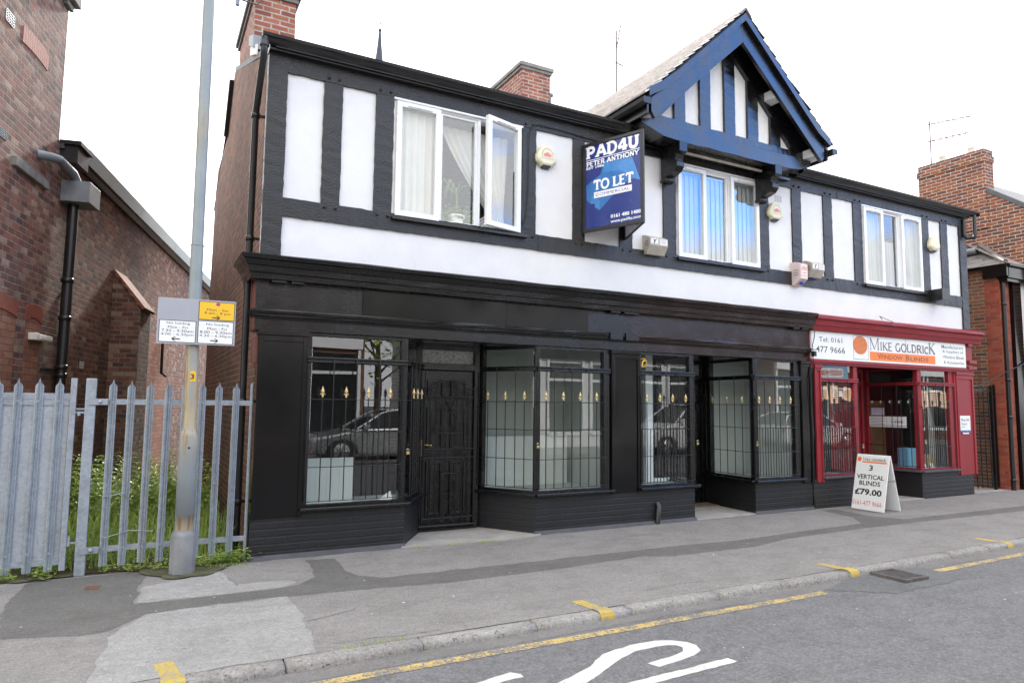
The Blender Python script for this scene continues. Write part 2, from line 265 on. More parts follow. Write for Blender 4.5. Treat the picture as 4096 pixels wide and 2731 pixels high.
# ------------------------------------------------------------------ mesh builder
class T:
    """local frame: o + a*u + b*v + c*n"""
    def __init__(s, o, u, v, n=None):
        s.o, s.u, s.v = Vector(o), Vector(u).normalized(), Vector(v).normalized(); s.n = Vector(n).normalized() if n else s.u.cross(s.v)
    def __call__(s, a, b, c=0.): return s.o+s.u*a+s.v*b+s.n*c
FAC = T((0, 0, 0), (1, 0, 0), (0, 0, 1))            # facade frame: a=x, b=z, c=outwards
def wall_frame(p0, p1): return T((p0[0], p0[1], 0), (p1[0]-p0[0], p1[1]-p0[1], 0), (0, 0, 1))
class MB:
    def __init__(s): s.v = []; s.f = []; s.mi = []; s.sm = []; s.cm = 0
    def add(s, vs, fs, smooth=False):
        b = len(s.v); s.v += [Vector(q) for q in vs]
        for f in fs: s.f.append(tuple(b+i for i in f)); s.mi.append(s.cm); s.sm.append(smooth)
        return s
    def box(s, x0, x1, y0, y1, z0, z1, t=None):
        vs = [(x, y, z) for z in (z0, z1) for y in (y0, y1) for x in (x0, x1)]
        if t: vs = [t(*q) for q in vs]
        return s.add(vs, [(0, 2, 3, 1), (4, 5, 7, 6), (0, 1, 5, 4), (2, 6, 7, 3), (0, 4, 6, 2), (1, 3, 7, 5)])
    def fbox(s, x0, x1, z0, z1, c0, c1, t=FAC):   # box on a facade frame: a range, b range, outward range
        vs = [t(a, b, c) for c in (c0, c1) for b in (z0, z1) for a in (x0, x1)]
        return s.add(vs, [(0, 2, 3, 1), (4, 5, 7, 6), (0, 1, 5, 4), (2, 6, 7, 3), (0, 4, 6, 2), (1, 3, 7, 5)])
    def rough(s, x0, x1, z0, z1, c0, c1, t=FAC, j=.0022, step=.06):   # hand-hewn timber on a frame
        L = x1-x0; H = z1-z0; along = L >= H; n = max(2, int((L if along else H)/step)); ring = []
        for i in range(n+1):
            q = i/n; e = [(random.gauss(0, j), random.gauss(0, j)) for _ in range(4)]
            if along: pts = [(x0+L*q, z0+e[0][0], c0), (x0+L*q, z1+e[1][0], c0), (x0+L*q, z1+e[1][0], c1+e[2][0]*.7), (x0+L*q, z0+e[0][0], c1+e[3][0]*.7)]
            else: pts = [(x0+e[0][0], z0+H*q, c0), (x1+e[1][0], z0+H*q, c0), (x1+e[1][0], z0+H*q, c1+e[2][0]*.7), (x0+e[0][0], z0+H*q, c1+e[3][0]*.7)]
            ring.append([t(*p) for p in pts])
        vs = [p for r in ring for p in r]; fs = [(0, 1, 2, 3), tuple(4*n+k for k in (3, 2, 1, 0))]
        for i in range(n):
            for k in range(4): fs.append((4*i+k, 4*i+(k+1) % 4, 4*i+4+(k+1) % 4, 4*i+4+k))
        return s.add(vs, fs)
    def prism(s, poly, c0, c1, t=FAC):
        n = len(poly); vs = [t(a, b, c0) for a, b in poly]+[t(a, b, c1) for a, b in poly]
        return s.add(vs, [tuple(range(n))[::-1], tuple(range(n, 2*n))]+[(i, (i+1) % n, n+(i+1) % n, n+i) for i in range(n)])
    def sheet(s, poly, z):
        vs = [(a, b, z) for a, b in poly]; fs = []
        for i, j, k in tessellate_polygon([[Vector(v) for v in vs]]):
            ar = (vs[j][0]-vs[i][0])*(vs[k][1]-vs[i][1])-(vs[k][0]-vs[i][0])*(vs[j][1]-vs[i][1]); fs.append((i, j, k) if ar > 0 else (i, k, j))
        return s.add(vs, fs)
    def quad(s, *p): return s.add(p, [tuple(range(len(p)))])
    def tube(s, pts, r, n=8, cap=True, smooth=True):
        pts = [Vector(p) for p in pts]; rs = r if isinstance(r, (list, tuple)) else [r]*len(pts); vs = []; ref = None
        for i, p in enumerate(pts):
            d = (pts[min(i+1, len(pts)-1)]-pts[max(i-1, 0)]).normalized()
            if ref is None: ref = Vector((0, 0, 1)) if abs(d.z) < .9 else Vector((1, 0, 0))
            a = d.cross(ref)
            if a.length < 1e-4: ref = Vector((1, 0, 0)) if abs(d.x) < .9 else Vector((0, 1, 0)); a = d.cross(ref)
            a.normalize(); b = d.cross(a); ref = -b if False else ref
            vs += [p+(a*math.cos(2*math.pi*k/n)+b*math.sin(2*math.pi*k/n))*rs[i] for k in range(n)]
        m = len(pts); s.add(vs, [(i*n+k, i*n+(k+1) % n, (i+1)*n+(k+1) % n, (i+1)*n+k) for i in range(m-1) for k in range(n)], smooth)
        if cap: s.add(vs[:n], [tuple(range(n))[::-1]]); s.add(vs[-n:], [tuple(range(n))])
        return s
    def lathe(s, prof, o, ax=(0, 0, 1), n=16, smooth=True):
        ax = Vector(ax).normalized(); a = ax.orthogonal().normalized(); b = ax.cross(a); o = Vector(o)
        vs = [o+ax*h+(a*math.cos(2*math.pi*k/n)+b*math.sin(2*math.pi*k/n))*max(r, 1e-4) for r, h in prof for k in range(n)]
        m = len(prof); fs = [(i*n+k, i*n+(k+1) % n, (i+1)*n+(k+1) % n, (i+1)*n+k) for i in range(m-1) for k in range(n)]
        s.add(vs, fs, smooth); s.add(vs[:n], [tuple(range(n))[::-1]]); return s.add(vs[-n:], [tuple(range(n))])
    def build(s, name, mats, parent=None, bevel=0., at=None, fix=True, **props):
        if not isinstance(mats, (list, tuple)): mats = [mats]
        me = bpy.data.meshes.new(name); off = Vector(at) if at else Vector((0, 0, 0))
        me.from_pydata([tuple(v-off) for v in s.v], [], s.f)
        for q in mats: me.materials.append(M[q] if isinstance(q, str) else q)
        me.polygons.foreach_set('material_index', s.mi); me.polygons.foreach_set('use_smooth', s.sm)
        if fix:
            bm = bmesh.new(); bm.from_mesh(me); bmesh.ops.recalc_face_normals(bm, faces=bm.faces); bm.to_mesh(me); bm.free()
        uv = me.uv_layers.new(name='UVMap').data
        for p in me.polygons:
            n = p.normal
            if abs(n.z) > .75: fu = lambda q: (q.x, q.y)
            else:
                tx, ty = -n.y, n.x; l_ = math.hypot(tx, ty) or 1; tx /= l_; ty /= l_
                fu = lambda q: (q.x*tx+q.y*ty, q.z)
            for li in p.loop_indices: uv[li].uv = fu(me.vertices[me.loops[li].vertex_index].co+off)
        o = bpy.data.objects.new(name, me); C.objects.link(o)
        if at: o.location = at
        if bevel:
            b = o.modifiers.new('bevel', 'BEVEL'); b.width = bevel; b.segments = 2; b.limit_method = 'ANGLE'; b.angle_limit = R(40)
        if parent is not None: attach(o, parent)
        for k, v in props.items(): o[k] = v
        return o
WORLD = {}
def attach(o, parent):
    o.parent = parent; off = WORLD.get(parent.name, Vector((0, 0, 0))); o.matrix_parent_inverse = Matrix.Translation(-off)
    return o
def thing(name, label, cat, loc=(0, 0, 0), group=None):
    o = bpy.data.objects.new(name, None); C.objects.link(o); o.location = loc; o.empty_display_size = .2; WORLD[o.name] = Vector(loc)
    return tag(o, label, cat, group)
def tag(o, label, cat, group=None):
    o['label'] = label; o['category'] = cat
    if group: o['group'] = group
    return o
def one(mb, name, mats, label, cat, group=None, at=None, bevel=0.): return tag(mb.build(name, mats, at=at, bevel=bevel), label, cat, group)
def struct(mb, name, mats, kind='structure', **k): o = mb.build(name, mats, **k); o['kind'] = kind; return o
def text_mb(mb, body, t, a0, a1, b0, b1, c=.001, bold=0., flip=False, th=.0):
    """built-in lettering fitted into the rectangle [a0,a1]x[b0,b1] of frame t"""
    cu = bpy.data.curves.new('lettering', 'FONT'); cu.body = body; cu.size = 1; cu.offset = bold; cu.resolution_u = 2
    ob = bpy.data.objects.new('lettering', cu); C.objects.link(ob); dg = bpy.context.evaluated_depsgraph_get(); dg.update()
    me = bpy.data.meshes.new_from_object(ob.evaluated_get(dg)); vs = [v.co.copy() for v in me.vertices]; fs = [tuple(p.vertices) for p in me.polygons]
    bpy.data.objects.remove(ob); bpy.data.curves.remove(cu); bpy.data.meshes.remove(me)
    x0 = min(v.x for v in vs); x1 = max(v.x for v in vs); y0 = min(v.y for v in vs); y1 = max(v.y for v in vs)
    f = lambda v: t((a0+(v.x-x0)/(x1-x0)*(a1-a0)) if not flip else (a1-(v.x-x0)/(x1-x0)*(a1-a0)), b0+(v.y-y0)/(y1-y0)*(b1-b0), c)
    mb.add([f(v) for v in vs], fs); return mb
# serif / slab capitals as strokes in a unit box: (polyline, relative width), plus serif feet
def arc(cx, cy, rx, ry, a0, a1, n=10): return [(cx+rx*math.cos(R(a0+(a1-a0)*i/n)), cy+ry*math.sin(R(a0+(a1-a0)*i/n))) for i in range(n+1)]
GL = {'M': (1.15, [([(.12, 0), (.12, 1)], .5), ([(.12, 1), (.5, .05)], 1), ([(.5, .05), (.88, 1)], .5), ([(.88, 1), (.88, 0)], 1)], [(.12, 0), (.88, 0), (.1, 1), (.9, 1)]),
 'I': (.45, [([(.5, 0), (.5, 1)], 1)], [(.5, 0), (.5, 1)]), 'K': (.9, [([(.16, 0), (.16, 1)], 1), ([(.85, 1), (.2, .45)], .5), ([(.35, .56), (.9, 0)], 1)], [(.16, 0), (.16, 1), (.85, 0), (.8, 1)]),
 'E': (.75, [([(.18, 0), (.18, 1)], 1), ([(.18, .96), (.85, .96)], .6), ([(.18, .52), (.72, .52)], .6), ([(.18, .04), (.88, .04)], .6)], [(.16, 0), (.16, 1)]),
 'G': (.95, [(arc(.5, .5, .4, .48, 50, 320), .9), ([(.82, .05), (.82, .42)], 1)], [(.82, .42)]), 'O': (1., [(arc(.5, .5, .42, .47, 0, 360, 18), .9)], []),
 'L': (.75, [([(.2, 0), (.2, 1)], 1), ([(.2, .05), (.88, .05)], .7), ([(.86, .05), (.88, .25)], .5)], [(.18, 0), (.2, 1)]),
 'D': (.92, [([(.18, 0), (.18, 1)], 1), ([(.18, .97), (.4, .97)]+arc(.4, .5, .47, .47, 90, -90)+[(.18, .03)], .8)], [(.16, 0), (.16, 1)]),
 'R': (.88, [([(.18, 0), (.18, 1)], 1), ([(.18, .96), (.5, .96)]+arc(.5, .73, .3, .23, 90, -90)+[(.18, .5)], .8), ([(.5, .5), (.9, 0)], 1)], [(.18, 0), (.16, 1), (.86, 0)]),
 'C': (.9, [(arc(.55, .5, .45, .48, 45, 315), .9)], []), 'P': (.85, [([(.2, 0), (.2, 1)], 1), ([(.2, .93), (.52, .93)]+arc(.52, .69, .3, .24, 90, -90)+[(.2, .45)], .9)], [(.2, 0), (.16, 1)]),
 'A': (.98, [([(.1, 0), (.48, 1)], .9), ([(.52, 1), (.9, 0)], 1), ([(.25, .33), (.75, .33)], .8)], [(.12, 0), (.88, 0)]),
 '4': (.85, [([(.68, 0), (.68, 1)], 1), ([(.64, 1), (.08, .33)], .8), ([(.05, .3), (.98, .3)], .9)], [(.68, 0)]), 'U': (.95, [([(.2, 1), (.2, .35)]+arc(.5, .36, .3, .32, 180, 360)+[(.8, 1)], 1)], [(.2, 1), (.8, 1)]),
 'T': (.9, [([(.5, 0), (.5, 1)], 1), ([(.05, .95), (.95, .95)], .9), ([(.07, .95), (.07, .75)], .6), ([(.93, .95), (.93, .75)], .6)], [(.5, 0)]),
 'H': (1., [([(.2, 0), (.2, 1)], 1), ([(.8, 0), (.8, 1)], 1), ([(.2, .5), (.8, .5)], .8)], [(.2, 0), (.2, 1), (.8, 0), (.8, 1)]),
 'N': (1., [([(.18, 0), (.18, 1)], .8), ([(.16, 1), (.82, .02)], 1), ([(.82, 0), (.82, 1)], .8)], [(.18, 0), (.82, 1)]), 'Y': (.95, [([(.08, 1), (.5, .45)], 1), ([(.92, 1), (.5, .45)], .8), ([(.5, .5), (.5, 0)], 1)], [(.1, 1), (.9, 1), (.5, 0)]),
 'S': (.8, [(arc(.5, .73, .32, .24, 30, 270, 9)+arc(.5, .26, .34, .24, 90, -150, 9), 1)], [])}
def serif_mb(mb, spec, t, a0, a1, b0, c=.001, sw=.1, foot=.22):
    """spec: list of (char, height); drawn left to right between a0 and a1"""
    wd = sum((GL[ch][0]*h if ch in GL else .45*h) for ch, h in spec)*1.04; k = (a1-a0)/wd; x = a0
    for ch, h in spec:
        if ch not in GL: x += .45*h*k; continue
        W = GL[ch][0]*h*k
        for pl, ww in GL[ch][1]:
            pts = [(x+px*W, b0+py*h) for px, py in pl]; hw = sw*ww*.5; n = len(pts); lft = []; rgt = []
            for i, p in enumerate(pts):
                q0 = pts[max(0, i-1)]; q1 = pts[min(n-1, i+1)]; dx, dy = q1[0]-q0[0], q1[1]-q0[1]; L = math.hypot(dx, dy) or 1
                lft.append(t(p[0]-dy/L*hw, p[1]+dx/L*hw, c)); rgt.append(t(p[0]+dy/L*hw, p[1]-dx/L*hw, c))
            mb.add(lft+rgt, [(i, i+1, n+i+1, n+i) for i in range(n-1)]); c += 2e-4
        for fx, fy in GL[ch][2]:
            px, py = x+fx*W, b0+fy*h; fh = sw*.45; fw_ = foot*h*.5
            y0_, y1_ = (py, py+fh) if fy < .5 else (py-fh, py)
            mb.add([t(px-fw_, y0_, c), t(px+fw_, y0_, c), t(px+fw_, y1_, c), t(px-fw_, y1_, c)], [(0, 1, 2, 3)]); c += 1e-4
        x += W*1.04
    return mb

# ================================================================== GROUND
def kerbY(x): return -2.875 if x < 2.5 else (-2.875+.00305*(x-2.5)**2 if x < 10 else -2.703+.0458*(x-10))
def jag(poly, step=.08, j=.008):
    out = []
    for (x0, y0), (x1, y1) in zip(poly, poly[1:]+poly[:1]):
        n = max(1, int(math.hypot(x1-x0, y1-y0)/step))
        out += [(x0+(x1-x0)*i/n+random.gauss(0, j)*(i > 0), y0+(y1-y0)*i/n+random.gauss(0, j)*(i > 0)) for i in range(n)]
    return out
XS = [-40, -20, -10, -4, 0, 2.5]+[2.5+.75*i for i in range(1, 11)]+[14, 20, 30, 45]
mb = MB(); mb.sheet([(-300, -300), (300, -300), (300, 300), (-300, 300)], -.09); struct(mb, 'ground', 'soil')
mb = MB(); mb.sheet([(-40, -11.2), (45, -11.2)]+[(x, kerbY(x)-.1) for x in XS[::-1]], -.05); struct(mb, 'road', 'road')
mb = MB(); mb.sheet([(x, kerbY(x)-.125) for x in XS]+[(x, kerbY(x)-.30-.05*math.sin(x*1.7)) for x in XS[::-1]], -.0488); struct(mb, 'road_edge', 'gutterstrip')
mb = MB(); mb.sheet([(x, kerbY(x)) for x in XS]+[(45, 1.5), (0.02, 1.5), (0.02, .02), (-40, .02)], 0); struct(mb, 'pavement', 'pavement')
mb = MB(); mb.box(-40, 45, -14, -11.2, -.2, .02); struct(mb, 'opposite_pavement', 'pavement')
mb = MB()                                                       # kerb stones with open joints
jx = [-1.12, -.19, .70, 1.585, 2.45, 3.39, 4.26, 5.13, 6.0, 6.91, 7.73, 8.6]
jx = [jx[0]-.91*i for i in range(12, 0, -1)]+jx+[jx[-1]+.9*i for i in range(1, 26)]
for a, b in zip(jx, jx[1:]):
    a += .006; b -= .006; ya, yb = kerbY(a), kerbY(b); dz = random.uniform(-.004, .006)
    n = 7; prof = [(0, -.12), (0, 0), (-.03, .004), (-.095, .003), (-.115, -.006), (-.128, -.028), (-.133, -.12)]; ring = []
    for i in range(n+1):
        q = i/n; e = .012 if i in (0, n) else 0
        ring.append([(a+(b-a)*q, ya+(yb-ya)*q+p+random.gauss(0, .0018), z+dz-(e if -.12 < p < -.02 or k == 5 else 0)*.5+random.gauss(0, .0015)) for k, (p, z) in enumerate(prof)])
    vs = [p for r in ring for p in r]; K = len(prof)
    mb.add(vs, [tuple(range(K)), tuple(n*K+k for k in range(K))[::-1]]+[(i*K+k, i*K+k+1, (i+1)*K+k+1, (i+1)*K+k) for i in range(n) for k in range(K-1)], True)
struct(mb, 'kerb', 'kerb')
mb = MB()                                                       # dark reinstated trench along the pavement
top = [(-1.02, -1.17), (-.51, -1.19), (.04, -1.186), (.245, -1.132), (.435, -.907), (.495, -.38), (.48, -.197), (.778, -.249), (.74, -.825), (.801, -1.046), (.991, -1.211), (1.306, -1.213), (2.414, -1.251), (3.53, -1.264), (4.416, -1.281), (5.369, -1.34), (6.539, -1.266), (7.854, -1.21), (8.232, -.795), (8.379, -.165), (8.695, -.2), (8.608, -.871), (8.78, -1.229), (10.1, -1.248), (14, -1.25), (22, -1.2)]
bot = [(22, -1.5), (14, -1.53), (11.39, -1.559), (8.739, -1.477), (7.477, -1.472), (5.931, -1.538), (5.269, -1.7), (4.043, -1.68), (3.726, -1.539), (3.0, -1.6), (2.198, -1.641), (1.51, -1.64), (.914, -1.555), (.337, -1.497), (-.199, -1.443), (-.596, -1.467), (-.941, -1.492), (-1.17, -1.81), (-1.35, -1.84), (-1.8, -1.69), (-1.9, -.99), (-1.9, -.66), (-1.855, -.05), (-1.6, -.02), (-1.0, -.02), (-.92, -.15), (-1.0, -.6)]
mb.sheet(jag(top+bot), .0012); struct(mb, 'pavement_trench', 'patch')
mb = MB(); mb.sheet(jag([(-1.24, -2.87), (-1.2, -2.33), (-1.173, -1.968), (-.94, -1.51), (-.596, -1.485), (.04, -1.46), (.09, -1.47), (.1, -2.0), (.06, -2.6), (.02, -2.87)], j=.014), .0024)
mb.sheet(jag([(-1.0, -1.15), (-.96, -.62), (-.7, -.52), (-.33, -.30), (-.29, -.62), (-.25, -.92), (.2, -.93), (.24, -1.06), (.04, -1.17), (-.5, -1.175)], j=.012), .0024); struct(mb, 'pavement_concrete_patch', 'palepatch')
mb = MB(); mb.sheet(jag([(-1.41, -.53), (-1.39, -.40), (-1.28, -.42), (-1.30, -.56)], j=.002), .0036); one(mb, 'stop_tap_cover', 'rust', 'small rusty stop tap cover set in the dark tarmac before the metal post', 'utility cover')
mb = MB()
def crack(p, q, wd=.006, z=.0030):
    n = max(3, int(math.hypot(q[0]-p[0], q[1]-p[1])/.06)); nx_, ny_ = -(q[1]-p[1]), q[0]-p[0]; l_ = math.hypot(nx_, ny_); nx_ /= l_; ny_ /= l_; a = []; b = []; o_ = 0
    for i in range(n+1):
        o_ += random.gauss(0, .008); h = wd*random.uniform(.3, 1)*.5; x, y = p[0]+(q[0]-p[0])*i/n+nx_*o_, p[1]+(q[1]-p[1])*i/n+ny_*o_; a.append((x-nx_*h, y-ny_*h, z)); b.append((x+nx_*h, y+ny_*h, z))
    mb.add(a+b, [(i, i+1, n+2+i, n+1+i) for i in range(n)])
for p, q in (((-.29, -.62), (-.27, -.95)), ((-.3, -.3), (-.28, -.66)), ((3.3, -.62), (5.4, -.58)), ((1.0, -.33), (3.1, -.28)), ((2.9, -2.62), (3.6, -2.6)), ((4.1, -.6), (4.5, -1.2)), ((.15, -2.75), (.9, -2.78)), ((9.4, -.6), (12.3, -.55)), ((5.9, -.1), (7.1, -.08)), ((.1, -2.2), (.5, -2.05))): crack(p, q)
struct(mb, 'pavement_crack', 'soil', fix=False)
mb = MB()
for _ in range(46):
    x = random.uniform(-1.6, 9.5); y = random.choice([random.uniform(-2.8, -.1), random.uniform(-4.2, -3.1)]); z = .005 if y > -2.87 else -.044; a = random.uniform(0, 6.28); s_ = random.choice([.007, .009, .012, .02])
    mb.add([(x, y, z), (x+s_*math.cos(a), y+s_*math.sin(a), z+.003), (x+s_*math.cos(a)-s_*.5*math.sin(a), y+s_*math.sin(a)+s_*.5*math.cos(a), z+.004), (x-s_*.5*math.sin(a), y+s_*.5*math.cos(a), z+.001)], [(0, 1, 2, 3)])
o = mb.build('litter', 'paper', fix=False); o['kind'] = 'stuff'; o['label'] = 'small pale scraps of litter and gum on the pavement and road'
def ygap(x0, x1):
    n = int((x1-x0)/.3)+1; xs = [x0+(x1-x0)*i/n for i in range(n+1)]; mb = MB()
    mb.sheet([(x, kerbY(x)-.325) for x in xs]+[(x, kerbY(x)-.415) for x in xs[::-1]], -.0472); return mb
ym = ygap(-6, 4.42)
for a in ((6.2, 22),):
    q = ygap(*a); ym.add(q.v, q.f)
struct(ym, 'yellow_line', 'yellowline')
mb = MB()
for x in (-3.85, -.82, 2.2, 5.2, 8.2, 11.2, 14.2):
    k = kerbY(x); t_ = .055
    mb.quad((x-t_-.03, k+.25, .0025), (x+t_-.03, k+.25, .0025), (x+t_, k+.004, .0025), (x-t_, k+.004, .0025))
    mb.add([(x-t_+.01*i_, k+p, z) for i_ in (0,) for p, z in ((.0, .0085), (-.03, .0115), (-.095, .0105), (-.117, .001), (-.131, -.025), (-.1355, -.048))]+[(x+t_+.02, k+p, z) for p, z in ((.0, .0085), (-.03, .0115), (-.095, .0105), (-.117, .001), (-.131, -.025), (-.1355, -.048))], [(i, i+1, 7+i, 6+i) for i in range(5)])
struct(mb, 'kerb_mark', 'yellowtick')
mb = MB(); Zr = -.0486
mb.sheet(jag([(.25, -3.80), (.783, -3.643), (1.043, -3.589), (1.089, -3.644), (1.083, -3.688), (.898, -3.705), (.3, -3.89)], .05, .003), Zr)
hook = [(1.0, -3.985), (1.215, -3.86), (1.534, -3.737), (1.736, -3.592), (2.006, -3.534), (2.224, -3.541), (2.34, -3.59), (2.41, -3.66), (2.425, -3.74), (2.38, -3.83), (2.27, -3.88), (2.148, -3.905), (1.931, -3.935), (1.903, -3.853), (2.16, -3.82), (2.26, -3.79), (2.31, -3.73), (2.30, -3.68), (2.24, -3.65), (2.152, -3.640), (1.963, -3.645), (1.744, -3.739), (1.581, -3.826), (1.369, -3.937), (1.1, -4.07)]
mb.sheet(jag(hook, .06, .003), Zr); mb.sheet(jag([(1.2, -4.06), (1.586, -4.046), (2.439, -4.017), (2.45, -4.089), (1.729, -4.120), (1.2, -4.14)], .05, .003), Zr); struct(mb, 'road_lettering', 'whiteline')
mb = MB(); mb.sheet(jag([(4.48, -3.17), (5.345, -2.96), (6.2, -3.0), (6.222, -3.153), (6.169, -3.516), (4.978, -3.541)], j=.012), -.0474); struct(mb, 'road_patch', 'roadpatch')
g = thing('gully_grate', 'rusty iron gully grate in a tarmac patch by the kerb', 'drain grate', (5.58, -3.19, -.05)); gp = [(5.43, -3.01), (5.68, -3.0), (5.80, -3.36), (5.385, -3.375)]
mb = MB(); gt = T((5.41, -3.0, -.0478), (1, 0, 0), (0, -1, 0))
for a0, a1, b0, b1 in ((0, .36, 0, .03), (0, .36, .34, .37), (0, .03, .03, .34), (.33, .36, .03, .34)): mb.add([gt(a, b, -c) for c in (0, .03) for b in (b0, b1) for a in (a0, a1)], [(0, 2, 3, 1), (4, 5, 7, 6), (0, 1, 5, 4), (2, 6, 7, 3), (0, 4, 6, 2), (1, 3, 7, 5)])
mb.build('grate_frame', 'rustiron', g)
mb = MB()
for i in range(8):
    b = .05+i*.036; mb.add([gt(a, bb, -c) for c in (.0, .03) for a, bb in ((.03, b), (.33, b+.03), (.33, b+.045), (.03, b+.015))], [(0, 1, 2, 3), (4, 7, 6, 5), (0, 4, 5, 1), (1, 5, 6, 2), (2, 6, 7, 3), (3, 7, 4, 0)])
mb.build('grate_bars', 'rustiron', g)
mb = MB(); mb.sheet([(5.43, -3.35), (5.75, -3.35), (5.75, -3.02), (5.43, -3.02)], -.0486); mb.build('drain_pit', 'vent', g)
mb = MB(); mb.sheet([(-3.6, .02), (-40, .02), (-40, 30), (10, 30), (.02, 7.5), (.02, .02)][::-1], .002); struct(mb, 'yard_soil', 'soil')
mb = MB(); mb.sheet(jag([(-3, -.06), (-2.06, .0), (-1.86, -.05), (-1.61, .0), (-1.24, .1), (-1.0, -.02), (-.92, -.25), (-.76, -.463), (-.46, -.471), (-.256, -.2), (-.095, -.06), (-.03, .3), (-.3, .9), (-3, 1.2)], .06, .016), .012); struct(mb, 'moss_verge', 'moss')

# ================================================================== MAIN BUILDING
B = thing('shop_building', 'long black and white half-timbered building with three shopfronts and a street gable', 'building', (6.5, 0, 0))
# --- masonry
mb = MB(); gy = [(0, 0), (0, 5.40), (4.2, 6.98), (4.45, 6.86), (5.0, 6.17), (6.75, 6.08), (6.9, 5.85), (7.02, 5.75), (7.05, 5.45), (7.1, 5.2), (7.2, 4.4), (7.3, 3.7), (7.3, 0)]
gp = []
for i, (a, b) in enumerate(gy):
    gp.append((a, b))
    if 8 <= i < 11:
        for k in range(1, 5): gp.append((a+(gy[i+1][0]-a)*k/5+random.gauss(0, .03), b+(gy[i+1][1]-b)*k/5))
SIDE = T((0, 0, 0), (0, 1, 0), (0, 0, 1), (1, 0, 0))
mb.prism([(max(.06, a), b) for a, b in gp], 0.0, .22, SIDE); mb.build('gable_wall', 'brick_side', B)
mb = MB(); mb.prism([(.2, 0), (.2, 5.40), (4.2, 6.98), (7.2, 5.4), (7.2, 0)], 12.83, 13.03, SIDE); mb.build('gable_wall', 'brick_low', B)
mb = MB(); mb.box(.22, 12.83, 7.0, 7.2, 0, 5.4); mb.build('rear_wall', 'brick_side', B)
mb = MB()                                                        # rear verge board and coping strips
mb.prism([(4.35, 6.90), (4.48, 6.92), (5.03, 6.2), (4.95, 6.13)], -.07, -.002, SIDE); mb.build('verge_board', 'plastic', B)
# --- roof with cross gable
mb = MB(); mb.prism([(-.14, 5.42), (4.2, 7.06), (7.3, 5.5), (7.3, 5.42), (4.2, 6.98), (-.14, 5.35)], .0, 13.1, SIDE)
x = -.02
while x < 13.06:
    wd = random.uniform(.2, .3); dz = random.uniform(-.006, .01)
    if not 4.6 < x < 8.1: mb.add([SIDE(a, b, c) for c in (x+.004, x+wd-.004) for a, b in ((-.19, 5.41+dz), (.2, 5.56+dz), (.2, 5.572+dz), (-.19, 5.424+dz))], [(0, 1, 2, 3), (4, 7, 6, 5), (0, 4, 5, 1), (1, 5, 6, 2), (2, 6, 7, 3), (3, 7, 4, 0)])
    x += wd
mb.build('roof', 'darkslate', B)
AX, AZ, SL = 6.40, 7.36, .915                                      # cross gable apex x, top z, slope
HWX = 1.83
DR = T((AX, 0, 0), (1, 0, 0), (0, 0, 1))                           # frame around the gable axis, c outwards
mb = MB(); mb.prism([(0, AZ-.02), (HWX, AZ-.02-SL*HWX), (HWX, AZ-.10-SL*HWX), (0, AZ-.10), (-HWX, AZ-.10-SL*HWX), (-HWX, AZ-.02-SL*HWX)], -4.1, .60, DR); mb.build('cross_gable_roof', 'timber', B)
for sg in (-1, 1):
    mb = MB(); n = 15; ca = 1/math.sqrt(1+SL*SL); Ls = HWX/ca
    st = T((AX, 0, AZ), (sg*ca, 0, -SL*ca), (sg*SL*ca, 0, ca), (0, -1, 0))
    for i in range(n):
        a0 = Ls*(1-(i+1)/n)-.02; a1 = Ls*(1-i/n)+.015; c = -3.9
        while c < .64:
            wd = random.uniform(.2, .3); e = min(c+wd, .66+random.uniform(-.015, .02)); h = random.uniform(0, .006); k = random.uniform(-.012, .012)
            vs = [st(a, b, q) for q in (c+.003, e-.003) for a, b in ((a0, .0), (a1+k, .02+h), (a1+k, .04+h), (a0, .012))]
            mb.add(vs, [(0, 1, 2, 3), (4, 7, 6, 5), (0, 4, 5, 1), (1, 5, 6, 2), (2, 6, 7, 3), (3, 7, 4, 0)]); c += wd
    mb.build('roof_tiles', 'tile' if sg < 0 else 'darkslate', B)
mb = MB(); c = -3.9
while c < .6:
    h = random.uniform(-.008, .012); mb.prism([(-.11, AZ-.075+h), (0, AZ+.045+h), (.11, AZ-.075+h), (.09, AZ-.09+h), (0, AZ+.01+h), (-.09, AZ-.09+h)], c, min(c+.44, .69), DR); c += .445
mb.build('ridge_tiles', 'stone', B)
for sg in (-1, 1):                                                 # barge boards, outer moulding and soffit rafters
    mb = MB(); f = lambda a: AZ-.04-SL*a
    kick = [(0, f(0)), (1.30, f(1.30)), (1.55, f(1.55)+.03), (1.80, f(1.8)+.10), (1.80, f(1.8)-.02), (1.52, f(1.52)-.11), (1.28, f(1.28)-.115), (0, f(0)-.115)]
    mb.prism([(sg*a, b) for a, b in kick], .62, .68, DR); mb.build('barge_moulding', 'gable', B)
    mb = MB(); g = lambda a: f(a)-.10
    mb.prism([(sg*a, b) for a, b in [(0, g(0)), (1.45, g(1.45)), (1.72, g(1.72)+.03), (1.72, g(1.72)-.16), (1.66, g(1.66)-.30), (0, g(0)-.32)]], .56, .615, DR); mb.build('barge_board', 'gable', B, bevel=.004)
    mb = MB(); mb.prism([(sg*a, b) for a, b in [(0, 6.90), (0, 7.20), (1.78, 7.20-SL*1.78), (1.62, 5.50), (1.36, 5.58)]], .27, .36, DR); mb.build('gable_rafter', 'gable', B)
    for a, b in ((.78, 6.32), (1.62, 5.56)):
        mb = MB(); mb.prism([(sg*(a-.075), b-.06), (sg*(a+.075), b-.06-SL*.04), (sg*(a+.075), b+.07-SL*.04), (sg*(a-.075), b+.07)], .36, .56, DR); mb.build('purlin_end', 'white', B)
